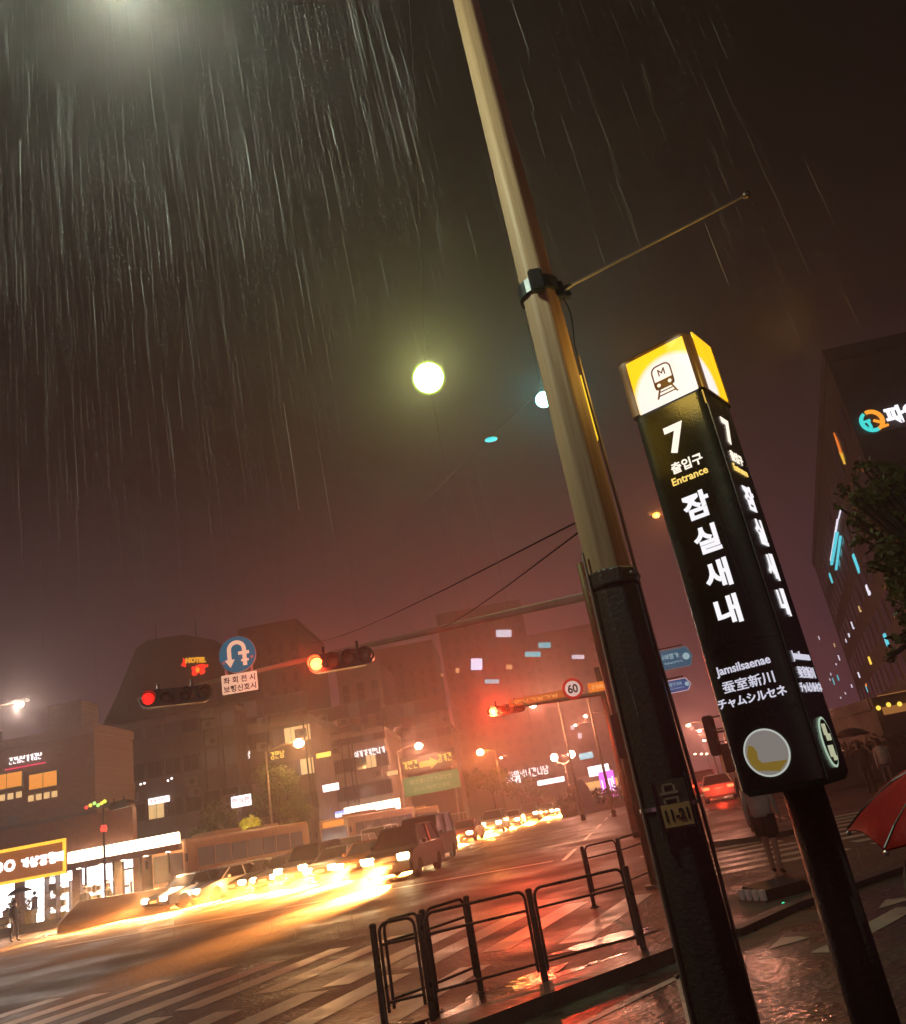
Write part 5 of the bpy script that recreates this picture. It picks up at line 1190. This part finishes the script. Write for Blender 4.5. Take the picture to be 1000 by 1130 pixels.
# ------------------------------------------------------------------ people
SKIN = pm('skin', (.45, .27, .18), (.38, .22, .15), 12, .5); HAIR = pm('hair_dark', (.015, .012, .01), None, 20, .5)
def cloth(name, c): return pm(name, c, tuple(v * .75 for v in c), 8, .8, .9, .2, 40)
CL = dict(black=cloth('cloth_black', (.022, .02, .02)), navy=cloth('cloth_navy', (.03, .035, .06)), white=cloth('cloth_white', (.50, .47, .42)), grey=cloth('cloth_grey', (.14, .13, .125)), brown=cloth('cloth_brown', (.13, .08, .05)), olive=cloth('cloth_olive', (.10, .10, .05)))
def person(label, loc, rz, top='black', legs='navy', stride=.10, arm='umbrella', shorts=False, h=1.70, group=None, lean=0.0):
    """one skinned body: joints (metres, facing local -Y) with a radius each; clothing by body region"""
    V, Ed, Rd = [], [], []
    def j(p, r_, par=None):
        V.append(Vector(p)); Rd.append(r_)
        if par is not None: Ed.append((par, len(V) - 1))
        return len(V) - 1
    pel = j((0, 0, .93), .125); wa = j((0, -.01, 1.08), .115, pel); ch = j((0, -lean * .5, 1.28), .135, wa); nb = j((0, .01 - lean * .8, 1.43), .085, ch); nk = j((0, -.01 - lean, 1.50), .055, nb)
    h1 = j((0, -.03 - lean, 1.57), .078, nk); h2 = j((0, -.02 - lean, 1.65), .083, h1)
    for s_ in (-1, 1):
        f_ = s_ * stride
        hp_ = j((s_ * .085, 0, .88), .092, pel); kn = j((s_ * .09, -f_ * .7 - .02, .50), .060, hp_); an = j((s_ * .09, -f_ + .03, .09), .040, kn); ft = j((s_ * .10, -f_ - .08, .04), .036, an); j((s_ * .105, -f_ - .15, .03), .026, ft)
        sh = j((s_ * .17, .0 - lean * .8, 1.40), .062, nb)
        if s_ == 1 and arm == 'umbrella': elb = (s_ * .20, -.06, 1.14); wr = (s_ * .12, -.24, 1.22); hd_ = Vector((s_ * .10, -.27, 1.27)); fd = Vector((-.5, -.1, .4))
        else: elb = (s_ * .23, .03 + f_ * .3, 1.13); wr = (s_ * .24, -.04 + f_ * .8, .90); hd_ = Vector((s_ * .24, -.05 + f_ * .8, .84)); fd = Vector((0, -.1, -1))
        e_ = j(elb, .045, sh); w_ = j(wr, .030, e_); pa_ = j(hd_, .032, w_)
        fd = fd.normalized()
        for q in range(4):
            o_ = Vector((0, (q - 1.5) * .019, 0)); b0 = j(hd_ + o_ + fd * .035, .0095, pa_); b1 = j(hd_ + o_ + fd * (.06 + .004 * (1 - abs(q - 1.3))), .0085, b0); j(hd_ + o_ + fd * .078 + Vector((-s_ * .014, 0, 0)), .007, b1)
        tb = j(hd_ + Vector((-s_ * .01, -.030, 0)) + fd * .01, .011, pa_); j(hd_ + Vector((-s_ * .02, -.042, 0)) + fd * .035, .009, tb)
    me = bpy.data.meshes.new('body'); bm = bmesh.new(); lay = bm.verts.layers.skin.verify(); vs = [bm.verts.new(v) for v in V]
    for a, c_ in Ed: bm.edges.new((vs[a], vs[c_]))
    for v, r_ in zip(vs, Rd): v[lay].radius = (r_, r_)
    vs[0][lay].use_root = True
    bm.to_mesh(me); bm.free()
    o = bpy.data.objects.new('body', me); COL.objects.link(o)
    o.modifiers.new('Skin', 'SKIN'); sd = o.modifiers.new('Sub', 'SUBSURF'); sd.levels = 1; sd.render_levels = 1
    me2 = bpy.data.meshes.new_from_object(o.evaluated_get(bpy.context.evaluated_depsgraph_get())); bpy.data.objects.remove(o); bpy.data.meshes.remove(me)
    me2.materials.clear()
    for mt in (SKIN, CL[top], CL[legs], BLACKP): me2.materials.append(mt)
    for p in me2.polygons:
        c_ = p.center; p.use_smooth = True
        arm_ = abs(c_.x) > .15 and .78 < c_.z < 1.45
        if c_.z > 1.49 or (arm_ and c_.z < .90): i = 0
        elif c_.z < .085: i = 3
        elif c_.z > .96 or arm_: i = 1
        else: i = 2 if (not shorts or c_.z > .58) else 0
        if arm == 'umbrella' and c_.x > .05 and c_.y < -.23 and 1.15 < c_.z < 1.42: i = 0
        p.material_index = i
    k = h / 1.73; me2.transform(Matrix.Diagonal((k, k, k, 1)))
    t_ = thing('person', label, 'person', loc, rz, group)
    bo = bpy.data.objects.new('body', me2); COL.objects.link(bo); bo.parent = t_
    b = MB(); b.sphere((0, .012 - lean, 1.668 * k), .098, 16, 10, (.95, 1.05, 1.0)); b.sphere((0, .05 - lean, 1.60 * k), .085, 12, 8, (1, .8, 1.3)); b.obj('hair', HAIR, t_, True)
    b = MB(); b.sphere((-.033, -.105 - lean, 1.625 * k), .011, 8, 6); b.sphere((.033, -.105 - lean, 1.625 * k), .011, 8, 6); b.obj('eyes', BLACKP, t_)
    b = MB(); b.loft([[(-.012, -.10 - lean, 1.585 * k), (.012, -.10 - lean, 1.585 * k), (0, -.10 - lean, 1.62 * k)], [(-.004, -.128 - lean, 1.586 * k), (.004, -.128 - lean, 1.586 * k), (0, -.118 - lean, 1.60 * k)]]); b.box((0, -.105 - lean, 1.555 * k), (.04, .012, .008)); b.obj('nose_and_mouth', SKIN, t_)
    # loose garments over the torso and (shorts or coat tail) the hips
    b = MB(); rings = []
    for (z, rx, ry) in ((.90, .185, .135), (1.02, .17, .125), (1.2, .185, .135), (1.36, .20, .12), (1.44, .12, .085), (1.475, .07, .065)):
        rings.append([(rx * math.cos(a * math.pi / 7), ry * math.sin(a * math.pi / 7) - lean * max(0, (z - .9) * 1.5), z * k) for a in range(14)])
    b.loft(rings); b.obj('jacket', CL[top], t_, True)
    if shorts:
        for s_ in (-1, 1):
            b = MB(); b.loft([[(s_ * .09 + rr_ * math.cos(a * math.pi / 6), -s_ * stride * f2 + rr_ * math.sin(a * math.pi / 6), z * k) for a in range(12)] for (z, rr_, f2) in ((.60, .105, .45), (.75, .108, .2), (.93, .11, .0))]); b.obj('shorts_leg', CL[legs], t_, True)
    return t_
def umbrella(label, loc, r, mt, tilt=(0, 0), shaft=.75, ribs=8):
    o = thing('umbrella', label, 'umbrella', loc); o.rotation_euler = (tilt[0], tilt[1], .3)
    b = MB(); n = ribs * 4; prof = []
    for i in range(8):
        t_ = i / 7; prof.append((t_ * r, .30 * r * (1 - t_ ** 2.0) * 1.3))
    rings = []
    for off in (0, -.008):
        for (rr_, z) in (prof if off == 0 else prof[::-1]):
            ring = []
            for k in range(n):
                a = 2 * math.pi * k / n; sc_ = 1 - .075 * (rr_ / r) ** 2 * abs(math.sin(a * ribs / 2)); ring.append((max(rr_, .006) * sc_ * math.cos(a), max(rr_, .006) * sc_ * math.sin(a), z + off - .03 * (rr_ / r) ** 2 * (1 - abs(math.sin(a * ribs / 2)))))
            rings.append(ring)
    b.loft(rings); b.obj('canopy', mt, o, True)
    for k in range(ribs):
        a = 2 * math.pi * k / ribs; pts = [((rr_ * math.cos(a)), rr_ * math.sin(a), z - .012 - .03 * (rr_ / r) ** 2) for rr_, z in prof[::2] + [prof[-1]]]
        MB().tube(pts, .004, 5).obj('rib', CHROME, o); MB().tube([(x_, y_, z_ + .016) for x_, y_, z_ in pts], .0035, 5).obj('seam', BLACKP, o); MB().sphere((pts[-1][0], pts[-1][1], pts[-1][2]), .010, 8, 6).obj('rib_tip', CHROME, o)
    MB().cyl((0, 0, -shaft), (0, 0, .39 * r + .06), .007, None, 8).obj('shaft', CHROME, o); MB().cyl((0, 0, -shaft - .02), (0, 0, -shaft + .12), .016, None, 8).obj('handle', BLACKP, o)
    return o
UMB = pm('umbrella_black', (.02, .017, .016), (.03, .026, .022), 4, .4); UMR = pm('umbrella_red', (.30, .010, .006), (.22, .007, .004), 5, .5, .6, .3, 25, spec=.15)
def with_umbrella(plabel, ulabel, p, rz, r=.52, mt=UMB, tilt=(0, 0), hold=.72, **k):
    pr_ = person(plabel, p, rz, **k); kk = k.get('h', 1.70) / 1.73
    hnd = MR(rz) @ Vector((.10, -.275, 1.27 * kk)); M = Matrix.Rotation(.3, 3, 'Z')
    u = umbrella(ulabel, (0, 0, 0), r, mt, tilt, hold + .03); rot = u.rotation_euler.to_matrix()
    u.location = Vector(p) + hnd - rot @ Vector((0, 0, -hold)); return pr_, u
g = Vector((X(16, 1025, 39), 39, 0))
with_umbrella('person in dark clothes walking under an open umbrella before the shop', 'dark umbrella over the walker at the left edge', g, R(70), .55, UMB, (0, R(-6)), top='black', legs='navy', stride=.1)
for (x, Y, lab, rz_) in ((94, 43.6, 'dark person waiting at the bus stop, left of the pair', 20), (120, 44.2, 'dark person waiting at the bus stop, right of the pair', -30)):
    person(lab, (X(x, 1000, Y), Y, .0), R(rz_), 'black', 'black', .03, arm='down')
g = gnd(868, 963); person('walker in a white shirt and dark shorts, upper half behind the pylon', g + Vector((-.12, 0, 0)), R(150), 'white', 'black', .12, arm='down', shorts=True, h=1.66)
g = Vector((X(962, 868, 30), 30, 0)); with_umbrella('person in dark clothes under a black umbrella on the right walkway', 'black umbrella over the walkers on the right', g, R(160), .62, UMB, (0, R(4)), top='black', legs='black', stride=.14)
person('person in a pale top beside the black umbrella walker', (X(984, 866, 29.5), 29.5, 0), R(170), 'white', 'grey', .1, arm='down')
for k, (x, lab) in enumerate(((829, 'leftmost of three dark figures waiting at the far kerb'), (836, 'middle of three dark figures waiting at the far kerb'), (842, 'rightmost of three dark figures waiting at the far kerb'))):
    person(lab, (X(x, 890, 23.5 + .4 * k), 23.5 + .4 * k, .0), R(20 * k - 20), ('black', 'grey', 'navy')[k], 'black', .04, arm='down', group='dark figures at the far kerb')
ub = at(1078, 884, 3.4)
with_umbrella('person mostly out of frame holding the red umbrella at the right edge', 'bright red umbrella poking in at the right edge', Vector((ub.x - .06, 3.62, 0)), R(-10), .49, UMR, (R(6), R(-5)), ub.z - 1.27 * 1.5 / 1.73, top='brown', legs='navy', h=1.50)
# low striped marker kerb and a green road stud
o = thing('kerb_marker', 'low dark kerb hump with a white and red reflective edge near the walker', 'kerb marker', gnd(858, 990)); o.rotation_euler = (0, 0, R(24)); o.scale = (.72, .72, .8)
MB().loft([[(-.45, -.2, 0), (.7, -.2, 0), (.7, .55, 0), (-.45, .55, 0)], [(-.36, -.12, .16), (.62, -.12, .16), (.62, .45, .22), (-.36, .45, .22)]]).obj('hump', pm('hump_rubber', (.025, .022, .02), None, 6, .35), o)
for k in range(4): MB().box((-.42, -.14 + k * .19, .10), (.07, .13, .16), None, .01).obj('white_band', WHITEP, o)
b = MB(); b.box((-.05, .50, .15), (.5, .06, .12), None, .01); b.obj('red_band', em('reflector_red', (.8, .08, .06), .35, base=(.5, .05, .04)), o)  # shine of the red reflector put in as a weak glow
o = thing('road_stud', 'tiny green glowing stud on the pavement left of the pylon post', 'road stud', gnd(866, 1001)); MB().lathe([(.05, 0), (.045, .02), (.02, .03)], 12).obj('base', DARKM, o); MB().sphere((0, 0, .035), .022, 10, 7).obj('lens', em('stud_green', (.03, .8, .35), 1.2), o)

# ------------------------------------------------------------------ rain (falling drops, drawn out along their fall)
rm, t, b_ = bsdf('rain_water'); t.nodes.clear()
ro = t.nodes.new('ShaderNodeOutputMaterial'); mx = t.nodes.new('ShaderNodeMixShader'); df = t.nodes.new('ShaderNodeBsdfDiffuse'); tr = t.nodes.new('ShaderNodeBsdfTranslucent'); tp_ = t.nodes.new('ShaderNodeBsdfTransparent'); m2x = t.nodes.new('ShaderNodeMixShader')
df.inputs[0].default_value = (.9, .9, .88, 1); tr.inputs[0].default_value = (.9, .9, .88, 1)
t.links.new(df.outputs[0], mx.inputs[1]); t.links.new(tr.outputs[0], mx.inputs[2]); mx.inputs[0].default_value = .5
t.links.new(mx.outputs[0], m2x.inputs[1]); t.links.new(tp_.outputs[0], m2x.inputs[2]); m2x.inputs[0].default_value = .6
t.links.new(m2x.outputs[0], ro.inputs[0])
rn = random.Random(77); verts, faces = [], []
def drop(p, L, r_):
    d = Vector((.035 + rn.gauss(0, .012), rn.gauss(0, .012), -1)).normalized(); a = rn.random() * 6.28; i = len(verts)
    for e_, s_ in ((0, .35), (.5, 1.0), (1, .5)):
        q = p + d * L * e_
        for k in range(3): verts.append((q.x + r_ * s_ * math.cos(a + k * 2.094), q.y + r_ * s_ * math.sin(a + k * 2.094), q.z))
    for lv in (0, 3):
        for k in range(3): faces.append((i + lv + k, i + lv + (k + 1) % 3, i + lv + 3 + (k + 1) % 3, i + lv + 3 + k))
for k in range(15000):
    Y = 2.2 + 15 * rn.random() ** 1.3; x = (rn.uniform(-.78, .05) if rn.random() < .93 else rn.uniform(0, .5)) * (Y + .6); z = 1.9 + Y * rn.uniform(.12, 1.55) ** 1.0
    if (Vector((x, Y, z)) - Vector((-1.05, 2.7, 5.5))).length < .75: continue
    if rn.random() > min(1, .05 + ((z - 1.7) / Y - .30) * 1.25): continue
    drop(Vector((x, Y, z)), rn.uniform(.2, .55), rn.uniform(.00018, .00042) if rn.random() < .96 else .0008)
for k in range(260):
    Y = 2.5 + 12 * rn.random(); drop(Vector((rn.uniform(-.6, .6) * Y, Y, rn.uniform(.4, 2.2))), rn.uniform(.1, .25), .0006)
for (x, y, Y, L) in ((163, 60, 2.6, .42), (385, 5, 2.4, .22), (449, 125, 2.2, .25), (313, 445, 2.2, .36), (144, 240, 2.5, .24), (22, 155, 2.6, .20), (162, 450, 2.6, .30), (433, 60, 2.8, .2), (302, 320, 2.8, .2)):
    drop(at(x, y, Y), L, .0015)
me = bpy.data.meshes.new('rain'); me.from_pydata(verts, [], faces); me.materials.append(rm)
ro_ = bpy.data.objects.new('rain', me); COL.objects.link(ro_); tag(ro_, 'fine pale rain streaks falling through the lamp light', 'rain', kind='stuff')
